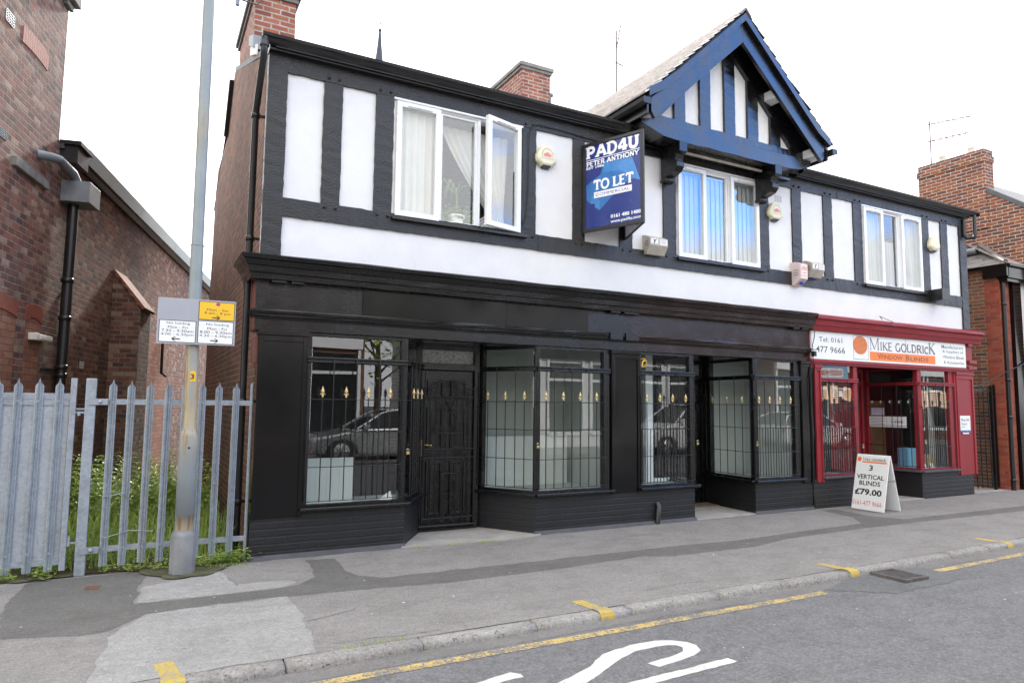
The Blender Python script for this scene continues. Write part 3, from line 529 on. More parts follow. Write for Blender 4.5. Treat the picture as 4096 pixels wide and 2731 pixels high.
# gutters of the cross gable
GUT = [(0, 0), (-.012, -.06), (-.03, -.085), (-.075, -.085), (-.105, -.05), (-.115, 0), (-.108, 0), (-.098, -.045), (-.072, -.075), (-.034, -.075), (-.02, -.055), (-.008, 0)]
for sg in (-1, 1):
    t = T((AX+sg*(HWX-.03), .1, AZ-.07-SL*HWX), (-sg, 0, 0), (0, 0, 1), (0, -1, 0)); mb = MB(); mb.prism(GUT, 0, .80, t); mb.fbox(-.115, 0, -.085, 0, .80, .806, t); mb.fbox(0.0, .03, -.17, .0, 0, .72, t); mb.build('gable_gutter', 'plastic', B)
# gable infill: white panels and studs
mb = MB(); mb.prism([(-1.38, 5.56), (0, 6.90), (1.38, 5.56)], .0, .29, DR); mb.build('gable_infill', 'white', B)
for a, b in ((-1.07, -.87), (-.585, -.385), (-.10, .11), (.375, .59), (.86, 1.075)):
    top_ = 6.90-.957*min(abs(a), abs(b)) if a*b > 0 else 6.88; mb = MB(); mb.rough(a, b, 5.56, top_, .26, .335, DR, j=.0015); mb.build('gable_stud', 'gable', B)
mb = MB(); mb.rough(-1.55, 1.5, 5.475, 5.60, .2, .36, DR, j=.002); mb.build('gable_sill_beam', 'gable', B)
mb = MB(); pts = [(-1.72, 5.47), (-1.72, 5.40), (-1.62, 5.37), (-1.35, 5.285), (-1.0, 5.265)]+[(-1+.25*i, 5.265+random.gauss(0, .004)) for i in range(1, 9)]+[(1.2, 5.27), (1.42, 5.30), (1.62, 5.39), (1.66, 5.47)]
mb.prism(pts+[(1.4-.2*i, 5.475+random.gauss(0, .004)) for i in range(15)], .10, .42, DR); mb.build('tie_beam', 'gable', B, bevel=.006)
mb = MB(); mb.fbox(-.93, .77, 5.205, 5.235, .20, .23, DR); mb.build('soffit_bead', 'beige', B)
mb = MB(); mb.fbox(-1.6, 1.55, 5.235, 5.27, .0, .10, DR); mb.build('soffit', 'gable', B)
for xa in (5.31, 7.205):
    mb = MB(); prof = [(0, 4.79), (0, 5.27), (.40, 5.27), (.40, 5.12), (.33, 5.10), (.30, 5.03), (.34, 4.99), (.335, 4.93), (.28, 4.87), (.18, 4.84), (.09, 4.83), (.09, 4.79)]
    BR = T((xa, -.055, 0), (0, -1, 0), (0, 0, 1), (-1, 0, 0)); mb.prism(prof, -.14, 0., BR); mb.prism([(0, 4.76), (0, 4.80), (.1, 4.80), (.08, 4.76)], -.16, .02, BR); mb.build('carved_bracket', 'gloss', B, bevel=.006)
# --- upper floor: core wall, panels, timbers
wins = [(1.351, 3.062, 3.735, 5.14), (5.615, 7.325, 3.735, 5.14), (9.845, 11.58, 3.735, 5.14)]
mb = MB(); mb.fbox(.1, 12.98, 3.0, 3.735, -.2, -.05); mb.fbox(.1, 12.98, 5.14, 5.42, -.2, -.05)
for a, b in ((.1, 1.351), (3.062, 5.615), (7.325, 9.845), (11.58, 12.98)): mb.fbox(a, b, 3.735, 5.14, -.2, -.05)
mb.build('upper_wall_core', 'inner', B)
PN = [(.12, .57), (.72, 1.16), (3.23, 3.87), (4.0, 4.63), (4.79, 5.40), (7.5, 8.1), (8.26, 8.87), (9.03, 9.65), (11.78, 12.23), (12.39, 12.84)]
for a, b in PN: mb = MB(); mb.fbox(a, b, 3.74, 5.16, -.05, .0); mb.build('render_panel', 'white', B)
mb = MB(); n = 60
for i in range(n):
    xa, xb = .12+12.68*i/n, .12+12.68*(i+1)/n; mb.fbox(xa, xb, 3.08, 3.60, -.05, .003)
mb = MB(); mb.fbox(.12, 12.84, 3.05, 3.60, -.05, .004); mb.build('render_band', 'white', B)
mb = MB(); mb.fbox(-.053, -.002, 3.14, 5.28, -.045, -.012); mb.build('render_return', 'white', B)
mb = MB(); mb.rough(-.05, .15, 3.13, 5.35, -.05, .035); mb.build('corner_post', 'timber', B)
mb = MB(); mb.rough(12.815, 13.03, 3.13, 5.37, -.05, .035); mb.build('corner_post', 'timber', B)
STUDS = [(.545, .752), (1.135, 1.351), (3.062, 3.265), (3.836, 4.02), (4.60, 4.82), (5.38, 5.615), (7.325, 7.53), (8.075, 8.29), (8.84, 9.06), (9.62, 9.845), (11.58, 11.815), (12.2, 12.42)]
for a, b in STUDS: mb = MB(); mb.rough(a, b, 3.74, 5.165, -.05, .024); mb.build('wall_stud', 'timber', B)
def bolts(mb, z):
    for a, b in STUDS:
        for q in (a+.045, b-.045): mb.lathe([(.017, -.01), (.017, .014), (.012, .02), (0, .021)], FAC(q, z, .03), (0, -1, 0), 7)
mb = MB(); mb.rough(.15, 5.2, 5.15, 5.345, -.05, .030); mb.rough(5.2, 9.2, 5.15, 5.345, -.05, .028); mb.rough(9.2, 12.815, 5.155, 5.35, -.05, .030); bolts(mb, 5.195); mb.build('wall_plate', 'timber', B)
mb = MB(); mb.rough(.15, 3.3, 3.565, 3.765, -.05, .03); mb.rough(3.3, 7.7, 3.560, 3.762, -.05, .034); mb.rough(7.7, 12.815, 3.558, 3.765, -.05, .03); bolts(mb, 3.725); mb.build('mid_rail', 'timber', B)
for a, b in ((-.06, 4.72), (8.1, 13.05)): mb = MB(); mb.fbox(a, b, 5.33, 5.41, -.05, .11); mb.build('eaves_board', 'plastic', B)
gt_ = [(.0, 0), (0, -.075), (.03, -.085), (.06, -.07), (.085, -.035), (.105, -.03), (.115, 0), (.105, 0), (.1, -.022), (.08, -.026), (.055, -.058), (.03, -.072), (.01, -.065), (.008, 0)]
for a, b in ((-.15, 4.70), (8.12, 13.20)):
    t = T((a, -.112, 5.445), (0, -1, 0), (0, 0, 1), (-1, 0, 0)); mb = MB(); mb.prism(gt_, -(b-a), 0, t); mb.fbox(0, .115, -.08, 0, -.004, 0, t); mb.fbox(0, .115, -.08, 0, -(b-a), -(b-a)+.004, t)
    mb.build('gutter', 'plastic', B)
mb = MB(); px = -.125
mb.tube([(px, -.19, 5.40), (px, -.19, 5.27), (px, -.17, 5.22), (px, .24, 4.78), (px, .27, 4.72), (px, .27, 2.5), (px, .27, .0)], .036, 10)
for z in (4.72, 3.35, 1.6, .56): mb.lathe([(.036, -.03), (.044, -.03), (.044, .03), (.036, .03)], (px, .27, z), n=12); mb.box(px, .01, .26, .28, z-.015, z+.015)
mb.lathe([(.048, 0), (.048, .06), (.036, .06)], (px, -.19, 5.30), n=12); mb.build('downpipe', 'plastic', B)
mb = MB(); mb.tube([(13.1, -.17, 5.38), (13.1, -.17, 5.0), (13.08, -.16, 4.93), (12.95, -.09, 4.93), (12.93, -.06, 5.0), (12.93, -.06, 5.30)], .036, 10); mb.build('downpipe', 'plastic', B)
# --- chimneys
def chimney(x0, x1, y0, y1, z0, z1, cap=.06):
    mb = MB(); mb.box(x0, x1, y0, y1, z0, z1); ch = mb.build('chimney', 'brick_chim', B)
    mb = MB(); mb.box(x0-cap*.5, x1+cap*.5, y0-cap*.5, y1+cap*.5, z1-.06, z1); mb.box(x0-cap, x1+cap, y0-cap, y1+cap, z1, z1+.08); mb.build('chimney_cap', 'stone', ch, bevel=.008); return ch
ch = chimney(.005, .54, 1.98, 3.72, 5.7, 7.17)
mb = MB(); mb.prism([(1.50, 6.10), (1.75, 6.24), (2.0, 6.36), (2.0, 6.50), (1.72, 6.38), (1.5, 6.28)], -.05, .2, SIDE); mb.build('flashing', 'lead', ch)
mb = MB(); mb.prism([(1.42, 5.98), (1.98, 6.22), (1.98, 6.34), (1.42, 6.12)], -.03, .0, SIDE); mb.build('mortar_fillet', 'creamwhite', ch)
ch = chimney(5.36, 6.03, 4.2, 5.6, 6.4, 8.44); mb = MB(); mb.tube([(6.09, 4.3, 7.5), (6.09, 4.3, 7.98)], .035, 10); mb.lathe([(.03, 0), (.07, .02), (.07, .06), (0, .1)], (6.09, 4.3, 7.98)); mb.build('flue_vent', 'lead', ch)
# --- upper windows
def casement(t, a0, a1, z0, z1, parent, vent=True, c=.0):
    fw_ = .062; mb = MB(); mb.fbox(a0, a0+fw_, z0, z1, -.03, .03, t); mb.fbox(a1-fw_, a1, z0, z1, -.03, .03, t); mb.fbox(a0+fw_, a1-fw_, z0, z0+fw_, -.03, .03, t); mb.fbox(a0+fw_, a1-fw_, z1-fw_, z1, -.03, .03, t)
    o = mb.build('casement', 'upvc', parent, bevel=.005)
    mb = MB(); mb.add([t(a0+fw_-.004, z0+fw_-.004, .0), t(a1-fw_+.004, z0+fw_-.004, 0), t(a1-fw_+.004, z1-fw_+.004, 0), t(a0+fw_-.004, z1-fw_+.004, 0)], [(0, 1, 2, 3)]); mb.build('pane', 'upglass', parent, fix=False)
    if vent: mb = MB(); q = (a1-a0); mb.fbox(a0+q*.24, a1-q*.2, z1-.05, z1-.022, .03, .045, t); mb.build('trickle_vent', 'upvc', parent, bevel=.003)
    return o
def upper_window(x0, x1, z0, z1, m1, m2, open_right=False):
    t = FAC; mb = MB(); f = .03
    for q in ((x0, x0+f, z0, z1), (x1-f, x1, z0, z1), (x0+f, x1-f, z1-f, z1), (x0+f, x1-f, z0, z0+f), (m1-.02, m1+.02, z0+f, z1-f), (m2-.02, m2+.02, z0+f, z1-f)): mb.fbox(*q, -.07, .0, t)
    mb.fbox(x0-.004, x1+.004, z1-.012, z1+.012, .0, .035, t)
    W = mb.build('window', 'upvc', B, bevel=.003)
    casement(T((0, -.02, 0), (1, 0, 0), (0, 0, 1)), x0+f, m1-.0, z0+.012, z1-f, W)
    mb = MB(); mb.add([t(m1+.02, z0+f, -.04), t(m2-.02, z0+f, -.04), t(m2-.02, z1-f, -.04), t(m1+.02, z1-f, -.04)], [(0, 1, 2, 3)]); mb.build('pane', 'upglass', W, fix=False)
    mb = MB()
    for q in ((m1+.02, m1+.05, z0+f, z1-f), (m2-.05, m2-.02, z0+f, z1-f), (m1+.05, m2-.05, z1-f-.03, z1-f), (m1+.05, m2-.05, z0+f, z0+f+.02)): mb.fbox(*q, -.06, -.02, t)
    mb.build('glazing_bead', 'upvc', W)
    if open_right:
        an = R(16); t2 = T((x1-f-.01, -.03, 0), (math.cos(an), math.sin(an), 0), (0, 0, 1)); casement(t2, -(x1-f-m2-.005), 0, z0+.012, z1-f+.01, W)
    else: casement(T((0, -.02, 0), (1, 0, 0), (0, 0, 1)), m2+.0, x1-f, z0+.012, z1-f, W)
    mb = MB(); mb.fbox(x0-.01, x1+.06, z0-.045, z0-.008, -.04, .085, t); mb.build('window_sill', 'gloss', W, bevel=.005)
    mb = MB(); mb.fbox(x0, x1, z0-.045, z0, -.5, -.2); mb.build('inner_sill', 'innerwhite', W)
    return W
upper_window(*wins[0], 1.93, 2.46, True); upper_window(*wins[1], 6.19, 6.70); upper_window(*wins[2], 10.42, 10.95)
# rooms upstairs
mb = MB(); mb.box(.22, 12.83, .2, 7.0, 3.02, 3.06); mb.build('upper_floor', 'innerfloor', B)
mb = MB(); mb.box(.22, 12.83, .2, 4.0, 5.36, 5.39); mb.build('upper_ceiling', 'ceiling', B)
mb = MB(); mb.box(.22, 12.83, 3.6, 3.7, 3.06, 5.36); mb.box(4.5, 4.56, .2, 3.6, 3.06, 5.36); mb.box(8.6, 8.66, .2, 3.6, 3.06, 5.36); mb.build('upper_room_wall', 'inner', B)
# --- shopfronts
PLAN = T((0, 0, 0), (1, 0, 0), (0, 1, 0))
def cornice(x0, x1, prof, mats, left_ret=0., right_end=True, name='cornice'):
    mb = MB(); n = len(prof); cols = []
    if left_ret: cols.append([(x0-d, left_ret, z) for d, z in prof])
    cols.append([(x0-(d if left_ret else 0), -d, z) for d, z in prof])
    k = int((x1-x0)/.25)
    for i in range(1, k): cols.append([(x0+(x1-x0)*i/k, -d+random.gauss(0, .0015), z+random.gauss(0, .002)) for d, z in prof])
    cols.append([(x1, -d, z) for d, z in prof])
    vs = [p for c in cols for p in c]; m = len(cols)
    mb.add(vs, [tuple(range(n)), tuple((m-1)*n+i for i in range(n))[::-1]]+[(i*n+k_, i*n+(k_+1) % n, (i+1)*n+(k_+1) % n, (i+1)*n+k_) for i in range(m-1) for k_ in range(n)])
    return mb.build(name, mats, B)
CP = [(-.05, 2.86), (.115, 2.86), (.125, 2.915), (.14, 2.925), (.15, 2.985), (.165, 2.995), (.19, 3.045), (.215, 3.052), (.225, 3.09), (.20, 3.105), (-.0, 3.145), (-.05, 3.145)]
cornice(-.03, 4.88, CP, 'gloss', left_ret=.50)
cornice(4.88, 8.39, CP, 'brownblack')
CR = [(-.05, 2.845), (.10, 2.845), (.125, 2.92), (.14, 2.93), (.16, 3.00), (.19, 3.02), (.205, 3.03), (.205, 3.075), (.18, 3.085), (0, 3.135), (-.05, 3.135)]
cornice(8.395, 13.19, CR, 'red')
FM = [(-.05, 2.452), (.022, 2.452), (.03, 2.475), (.045, 2.485), (.05, 2.51), (.062, 2.52), (.066, 2.545), (.058, 2.556), (-.05, 2.556)]
cornice(-.05, 4.80, FM, 'gloss', left_ret=.18, name='fascia_moulding'); cornice(4.80, 8.40, FM, 'brownblack', name='fascia_moulding')
mb = MB(); mb.fbox(-.075, 4.82, 2.556, 2.86, -.12, .02); fa = mb.build('fascia', 'gloss', B)
for a, b in ((1.045, 2.855), (2.858, 4.08)): mb = MB(); mb.fbox(a, b, 2.56, 2.850, .02, .028); mb.build('fascia_panel', 'flatblack', fa, bevel=.002)
mb = MB(); mb.fbox(4.82, 8.385, 2.556, 2.86, -.12, .02); mb.build('fascia', 'brownblack', B)
mb = MB(); mb.fbox(-.075, 4.82, 2.345, 2.452, -.12, .018); mb.build('frieze', 'gloss', B)
mb = MB(); mb.fbox(4.82, 8.385, 2.345, 2.452, -.12, .018); mb.build('frieze', 'brownblack', B)
mb = MB(); mb.box(-.08, .0, .0, .30, 2.34, 2.86); mb.build('fascia_return', 'meter', B)
for a, b in ((.063, .214), (.265, .40), (4.40, 4.56), (4.62, 4.87), (7.95, 8.1), (8.15, 8.3)): mb = MB(); mb.fbox(a, b, 2.835, 2.862, .02, .095); mb.build('cornice_block', 'gloss' if a < 4.6 else 'brownblack', B, bevel=.004)
for a, b in ((4.40, 4.60), (4.66, 4.88)): mb = MB(); mb.fbox(a, b, 2.475, 2.575, .04, .08); mb.build('cornice_block', 'gloss', B, bevel=.004)
def pilaster(x0, x1, z0, z1, mat, border=.045):
    mb = MB(); mb.fbox(x0, x1, z0, z1, -.08, .018)
    for q in ((x0, x0+border, z0, z1), (x1-border, x1, z0, z1), (x0+border, x1-border, z1-border*1.4, z1)): mb.fbox(*q, .018, .034)
    mb.fbox(x0-.012, x1+.012, z1, z1+.05, -.08, .05)
    return mb.build('pilaster', mat, B, bevel=.004)
pilaster(-.03, .468, .41, 2.29, 'flatblack'); pilaster(4.455, 4.935, .44, 2.29, 'flatblack'); pilaster(8.175, 8.405, .41, 2.29, 'flatblack', .03)
pilaster(8.50, 8.652, .412, 2.24, 'red', .03); pilaster(12.475, 13.045, .375, 2.245, 'red', .055)
mb = MB(); mb.fbox(12.42, 12.475, .40, 2.29, -.08, .02); mb.fbox(8.385, 8.50, 2.24, 2.30, -.05, .02); mb.build('pilaster_fillet', 'red', B)
mb = MB(); mb.fbox(8.41, 8.50, -.02, 2.30, -.08, .005); mb.build('party_strip', 'flatblack', B)
mb = MB(); mb.fbox(8.39, 13.05, 2.38, 2.85, -.12, .025); mb.fbox(8.39, 13.06, 2.335, 2.38, -.12, .06); mb.fbox(8.39, 13.06, 2.30, 2.335, -.12, .035); mb.fbox(12.83, 13.11, 2.36, 2.42, .025, .08); mb.fbox(12.85, 13.10, 2.47, 2.53, .025, .09); mb.fbox(12.83, 12.98, 2.80, 2.85, .025, .09); mb.build('fascia', 'red', B, bevel=.003, label='dark red fascia of the window blind shop')
def riser(poly): 
    mb = MB(); mb.prism(poly, -.06, .462, PLAN); o = mb.build('stall_riser', 'blackbrick', B)
    return o
riser([(-.035, -.004), (1.6, -.004), (2.03, .66), (2.03, .80), (1.93, .80), (1.53, .12), (-.035, .12)])
riser([(2.84, .73), (3.31, -.004), (5.92, -.004), (6.25, 1.15), (6.13, 1.15), (5.83, .12), (3.40, .12), (2.95, .80)])
riser([(7.22, 1.15), (7.13, -.004), (8.40, -.004), (8.40, .12), (7.26, .12), (7.34, 1.15)])
riser([(8.41, -.012), (9.6, -.012), (9.98, 1.0), (9.86, 1.0), (9.52, .12), (8.41, .12)])
riser([(11.22, 1.0), (11.3, -.012), (12.93, -.012), (12.93, .12), (11.44, .12), (11.36, 1.0)])
for a, b in ((-.035, 1.61), (3.28, 5.93), (7.11, 8.40)):
    mb = MB()
    n = int((b-a)/.12); fl = [.05+random.uniform(-.012, .015) for _ in range(n+1)]
    mb.add([(a+(b-a)*i/n, y, z) for i in range(n+1) for y, z in ((-.005, .042), (-fl[i], .003))], [(2*i, 2*i+2, 2*i+3, 2*i+1) for i in range(n)]); mb.build('base_fillet', 'skirt', B, fix=False)
mb = MB(); mb.tube([(5.21, -.035, -.0), (5.235, -.035, .24), (5.235, .0, .27)], .036, 10); mb.build('waste_pipe', 'plastic', B)
for p in ([(1.56, -.05), (2.03, .70), (2.85, .76), (3.36, -.05), (2.9, -.17), (2.3, -.13)], [(5.88, -.03), (6.25, 1.2), (7.3, 1.2), (7.14, -.02)], [(9.56, -.03), (9.98, 1.05), (11.3, 1.05), (11.31, -.03)]):
    mb = MB(); mb.prism(jag(p, .1, .004), -.02, .014, PLAN); mb.build('doorstep', 'concrete', B)
FIN = [(.006, 0), (.011, .004), (.011, .012), (.006, .018), (.006, .026), (.012, .034), (.006, .042), (.009, .05), (.022, .060), (.015, .078), (.007, .100), (0, .122)]
def shop_window(p0, p1, fl, fr, mat, fin=(), tall=(), finmat='gold', grille=True, dz=0., sillmat=None, zsill=.462, label=None, sill=True, extra=()):
    t = wall_frame(p0, p1); L = math.hypot(p1[0]-p0[0], p1[1]-p0[1]); zt0, zt1, zh = 2.018+dz, 2.084+dz, 2.306+dz; zb = .525+dz
    mb = MB(); mb.fbox(0, fl, zb-.03, zh+.036, -.085, .0-dz*.3, t); mb.fbox(L-fr, L, zb-.03, zh+.036, -.085, .0-dz*.3, t)
    mb.fbox(fl, L-fr, zh, zh+.034, -.08, -.003, t); mb.fbox(fl, L-fr, zb-.028, zb, -.07, -.006, t)
    mb.fbox(0.004, L-.004, zt0+.01, zt1-.006, -.075, .022, t); mb.tube([t(.004, zt1-.014, .026), t(L-.004, zt1-.014, .026)], .013, 8); mb.tube([t(.004, zt0+.012, .02), t(L-.004, zt0+.012, .02)], .010, 8)
    W = mb.build('shop_window', mat, B, bevel=.003)
    if label: W['label'] = label
    for z0, z1 in ((zb, zt0+.012), (zt1-.008, zh)):
        mb = MB(); mb.add([t(fl-.003, z0, -.035), t(L-fr+.003, z0, -.035), t(L-fr+.003, z1, -.035), t(fl-.003, z1, -.035)], [(0, 1, 2, 3)]); mb.build('pane', 'glass', W, fix=False)
    if sill:
        mb = MB(); mb.fbox(-.03, L+.03, zsill+dz, zsill+.036+dz, -.10, .085, t); mb.build('window_sill', sillmat or mat, W, bevel=.008)
    if grille:
        g = .055; zs = (.56, .915, 1.28, 1.63); mb = MB(); a0, a1 = fl-.03, L-fr+.03
        for z in zs: mb.tube([t(a0, z+dz, g), t(a1, z+dz, g)], .0048, 6)
        for a in tall: mb.tube([t(a, .555, g+.002), t(a, zt0+.05, g+.002)], .0062, 6)
        for a in fin: mb.tube([t(a, .555, g+.002), t(a, 1.655, g+.002)], .0062, 6)
        for a in extra: mb.tube([t(a, .555, g+.002), t(a, 1.28, g+.002)], .0055, 6)
        for a in (a0, a1): mb.tube([t(a, .55, g), t(a, zt0-.01, g)], .0075, 6)
        for a in (a0, a1): mb.tube([t(a, .56, g), t(a, .56, -.03)], .006, 5); mb.tube([t(a, 1.63, g), t(a, 1.63, -.03)], .006, 5)
        mb.build('security_grille', 'iron', W)
        for a in fin:
            mb = MB(); o = t(a, 1.652, g+.002); mb.lathe(FIN, o, n=8)
            for k in (-1, 1): mb.tube([o+t.u*(.004*k)+Vector((0, 0, .022)), o+t.u*(.020*k)+Vector((0, 0, .040)), o+t.u*(.029*k)+Vector((0, 0, .026))], [.006, .006, .002], 5)
            mb.build('finial', finmat, W)
    return W
G_ = 'gloss'
shop_window((.47, 0), (1.6, 0), .05, .075, G_, fin=(.167, .42, .667, .916), tall=(.28, .532, .79))
shop_window((1.6, 0), (2.03, .66), .03, .10, G_, fin=(.10, .30, .52), tall=(.2, .41), dz=.0017)
shop_window((2.84, .73), (3.31, 0), .08, .023, G_, fin=(.189, .451, .726), tall=(.323, .595), dz=.0017)
shop_window((3.31, 0), (4.445, 0), .045, .10, G_, fin=(.107, .365, .622, .88), tall=(.229, .493, .756))
shop_window((4.94, 0), (5.93, 0), .035, .08, G_, fin=(.085, .316, .545, .783), tall=(.199, .428, .662), extra=(.142, .257, .37, .49, .6, .72))
shop_window((5.93, 0), (6.25, 1.15), .03, .12, G_, grille=False, dz=.0017)
shop_window((7.22, 1.15), (7.13, 0), .155, .05, G_, fin=(.288, .626, .967), tall=(.456, .802), dz=.0017)
shop_window((7.13, 0), (8.17, 0), .04, .13, G_, fin=(.054, .283, .509, .747), tall=(.176, .403, .632), extra=(.115, .23, .345, .456, .57, .69))
RD = dict(sillmat='skirt', finmat='iron')
shop_window((8.655, 0), (9.6, 0), .02, .095, 'red', fin=(.035, .265, .49, .723), tall=(.141, .37, .609), extra=(.09, .2, .32, .43, .55, .66, .78), **RD)
shop_window((9.6, 0), (9.98, 1.0), .03, .1, 'red', grille=False, dz=.0017)
shop_window((11.22, 1.0), (11.3, 0), .06, .03, 'red', fin=(.55, .72, .88), tall=(.37, .65), dz=.0017, **RD)
shop_window((11.3, 0), (12.42, 0), .115, .15, 'red', fin=(.088, .332, .577, .826), tall=(.217, .455, .695), extra=(.15, .27, .39, .52, .635, .76), **RD)
# doors
def door(x0, x1, y, mat, label, z1=2.02, glass_top='frosted'):
    t = T((x0, y, 0), (1, 0, 0), (0, 0, 1)); W = x1-x0
    mb = MB(); mb.fbox(-.07, 0, 0, 2.40, -.08, .03, t); mb.fbox(W, W+.07, 0, 2.40, -.08, .03, t); mb.fbox(0, W, z1+.005, z1+.09, -.08, .04, t); mb.fbox(0, W, z1+.26, 2.40, -.08, .03, t); mb.fbox(0, W, 0.01, .04, -.06, .03, t)
    mb.fbox(0, W, .04, z1, -.06, -.015, t)
    pw = (W-.3)/2
    for a in (.10, .20+pw):
        for z0_, z1_ in ((.20, .87), (1.02, 1.55), (1.67, 1.90)):
            for q in ((a, a+.032, z0_, z1_), (a+pw-.032, a+pw, z0_, z1_), (a+.032, a+pw-.032, z1_-.032, z1_), (a+.032, a+pw-.032, z0_, z0_+.032)): mb.fbox(*q, -.015, .006, t)
            mb.fbox(a+.06, a+pw-.06, z0_+.06, z1_-.06, -.015, -.006, t)
    D = mb.build('door', mat, B, bevel=.008, label=label)
    mb = MB(); mb.fbox(0, W, z1+.09, z1+.26, -.05, -.03, t); mb.build('toplight', glass_top, D)
    return D, t
D1, dt_ = door(2.02, 2.765, .70, G_, 'black panelled door with brass lever handle')
mb = MB(); mb.fbox(.035, .065, .94, 1.14, -.015, -.0, dt_); mb.tube([dt_(.05, 1.08, 0), dt_(.05, 1.08, .05), dt_(.15, 1.075, .052)], .009, 8); mb.lathe([(.012, 0), (.012, .01)], dt_(.05, .99, 0), (0, -1, 0), 10); mb.build('handle', 'brass', D1)
def spiral(t, a, b, r, turns, start, d, c, n=22): return [t(a+r*(1-.85*i/n)*math.cos(R(start)+d*turns*2*math.pi*i/n), b+r*(1-.85*i/n)*math.sin(R(start)+d*turns*2*math.pi*i/n), c) for i in range(n+1)]
gt2 = T((0, .60, 0), (1, 0, 0), (0, 0, 1)); mb = MB(); br = .0075
def rod(*pts, r=br): mb.tube([gt2(*p) for p in pts], r, 6)
rod((2.035, .075), (2.035, 1.80), r=.012); rod((2.735, .075), (2.735, 1.80), r=.012); rod((2.0, .09), (2.77, .085), r=.014); rod((2.035, .18), (2.735, .18))
for z in (.925, 1.03, 1.685): rod((2.035, z), (2.735, z))
rod((2.02, 1.79), (2.17, 1.79)); rod((2.58, 1.785), (2.77, 1.785)); mb.tube([gt2(2.385+.215*math.cos(R(q)), 1.785+.10*math.sin(R(q))) for q in range(180, -1, -12)], br, 6)
for x, z0_, z1_ in ((2.12, .09, 1.685), (2.20, .09, 1.84), (2.285, .09, .72), (2.285, 1.23, 1.87), (2.485, .09, .72), (2.485, 1.23, 1.87), (2.57, .09, 1.82), (2.65, .09, 1.685), (2.345, .72, 1.23), (2.425, .72, 1.23)): rod((x, z0_), (x, z1_))
rod((2.20, 1.23), (2.57, 1.23)); rod((2.285, .725), (2.485, .725))
for x, z, r, s_, d in ((2.32, .67, .035, 90, 1), (2.45, .67, .035, 90, -1), (2.34, .46, .03, 0, 1), (2.43, .46, .03, 180, -1), (2.34, .385, .03, 0, -1), (2.43, .385, .03, 180, 1), (2.25, 1.28, .038, 0, 1), (2.52, 1.28, .038, 180, -1), (2.385, 1.28, .035, 90, 1),
    (2.30, 1.52, .032, 0, 1), (2.385, 1.50, .032, 90, 1), (2.47, 1.52, .032, 180, -1), (2.34, 1.60, .03, 270, 1), (2.43, 1.60, .03, 270, -1), (2.12, 1.735, .04, 0, 1), (2.65, 1.735, .04, 180, -1), (2.30, .135, .04, 0, 1), (2.46, .135, .04, 180, -1), (2.11, .135, .032, 0, 1), (2.67, .135, .032, 180, -1), (2.09, .975, .03, 0, 1), (2.62, .975, .035, 180, -1), (2.31, 1.82, .035, 0, 1), (2.46, 1.82, .035, 180, -1)):
    mb.tube(spiral(gt2, x, z, r, 1.6, s_, d, .0), .005, 5)
for sgn in (-1, 1):
    mb.tube([gt2(2.385+sgn*q, z, .004) for q, z in ((.02, 1.80), (.085, 1.70), (.0, 1.52), (.07, 1.42), (.09, 1.32))], .005, 5)
    mb.tube([gt2(2.385+sgn*q, z, .004) for q, z in ((.065, .66), (.02, .56), (.09, .48), (.10, .38), (.02, .28), (.08, .17))], .005, 5)
mb.build('security_gate', 'iron', D1)
door(6.42, 7.15, 1.15, G_, 'black recessed door of the middle shop'); door(10.1, 11.1, 1.0, 'red', 'red recessed door of the window blind shop')
mb = MB(); mb.prism([(1.5, .09), (2.0, .86), (2.85, .86), (3.45, .09)], 2.335, 2.36, PLAN); mb.prism([(5.9, .09), (6.2, 1.2), (7.3, 1.2), (7.2, .09)], 2.335, 2.36, PLAN); mb.prism([(9.55, .09), (9.9, 1.06), (11.3, 1.06), (11.4, .09)], 2.335, 2.36, PLAN); mb.build('recess_soffit', 'flatblack', B)
# shop interiors
mb = MB(); mb.box(.22, 12.83, .80, 7.0, .0, .03); mb.build('shop_floor', 'innerfloor', B)
mb = MB(); mb.box(.22, 12.83, .14, 7.0, 2.62, 2.66); mb.build('shop_ceiling', 'ceiling', B)
for p in ([(.22, .12), (1.53, .12), (1.93, .8), (.22, .8)], [(3.40, .12), (5.83, .12), (6.13, 1.15), (2.95, 1.15), (2.95, .8)], [(7.26, .12), (8.3, .12), (8.3, 1.15), (7.34, 1.15)], [(8.6, .12), (9.52, .12), (9.86, 1.0), (8.6, 1.0)], [(11.44, .12), (12.83, .12), (12.83, 1.3), (11.36, 1.3)]):
    mb = MB(); mb.prism(p, .462, .478, PLAN); mb.build('display_bed', 'innergrey', B)
mb = MB(); mb.box(.22, 1.98, 1.75, 1.8, 0, 2.62); mb.build('shop_partition', 'innerdark', B)
mb = MB(); mb.box(.22, 1.12, .42, .46, .478, .97); mb.build('backing_board', 'innerlight', B)
mb = MB(); mb.box(2.98, 4.50, 1.20, 1.25, .03, 2.62); mb.box(4.50, 4.56, .13, 1.25, .03, 2.62); mb.build('shop_partition', 'innergrey', B)
mb = MB(); mb.box(3.06, 4.40, .98, 1.02, .478, 1.16); mb.build('backing_board', 'innerlight', B)
mb = MB(); mb.box(4.66, 4.70, .13, 1.65, .03, 2.62); mb.box(12.77, 12.81, .13, 2.6, .03, 2.62); mb.build('shop_partition', 'innerdark', B)
mb = MB(); mb.box(4.68, 6.2, 1.65, 1.7, 0, 2.62); mb.build('shop_partition', 'innerdark', B)
mb = MB(); mb.box(5.56, 5.66, .62, .68, .478, 2.62); mb.box(5.66, 5.70, .63, 1.3, .478, 2.62); mb.box(5.7, 6.1, .66, .70, .478, .52); mb.build('white_post', 'innerwhite', B)
mb = MB(); mb.box(7.38, 8.36, 1.22, 1.27, .03, 2.62); mb.box(8.26, 8.31, .13, 1.22, .03, 2.62); mb.build('shop_partition', 'innerlight', B)
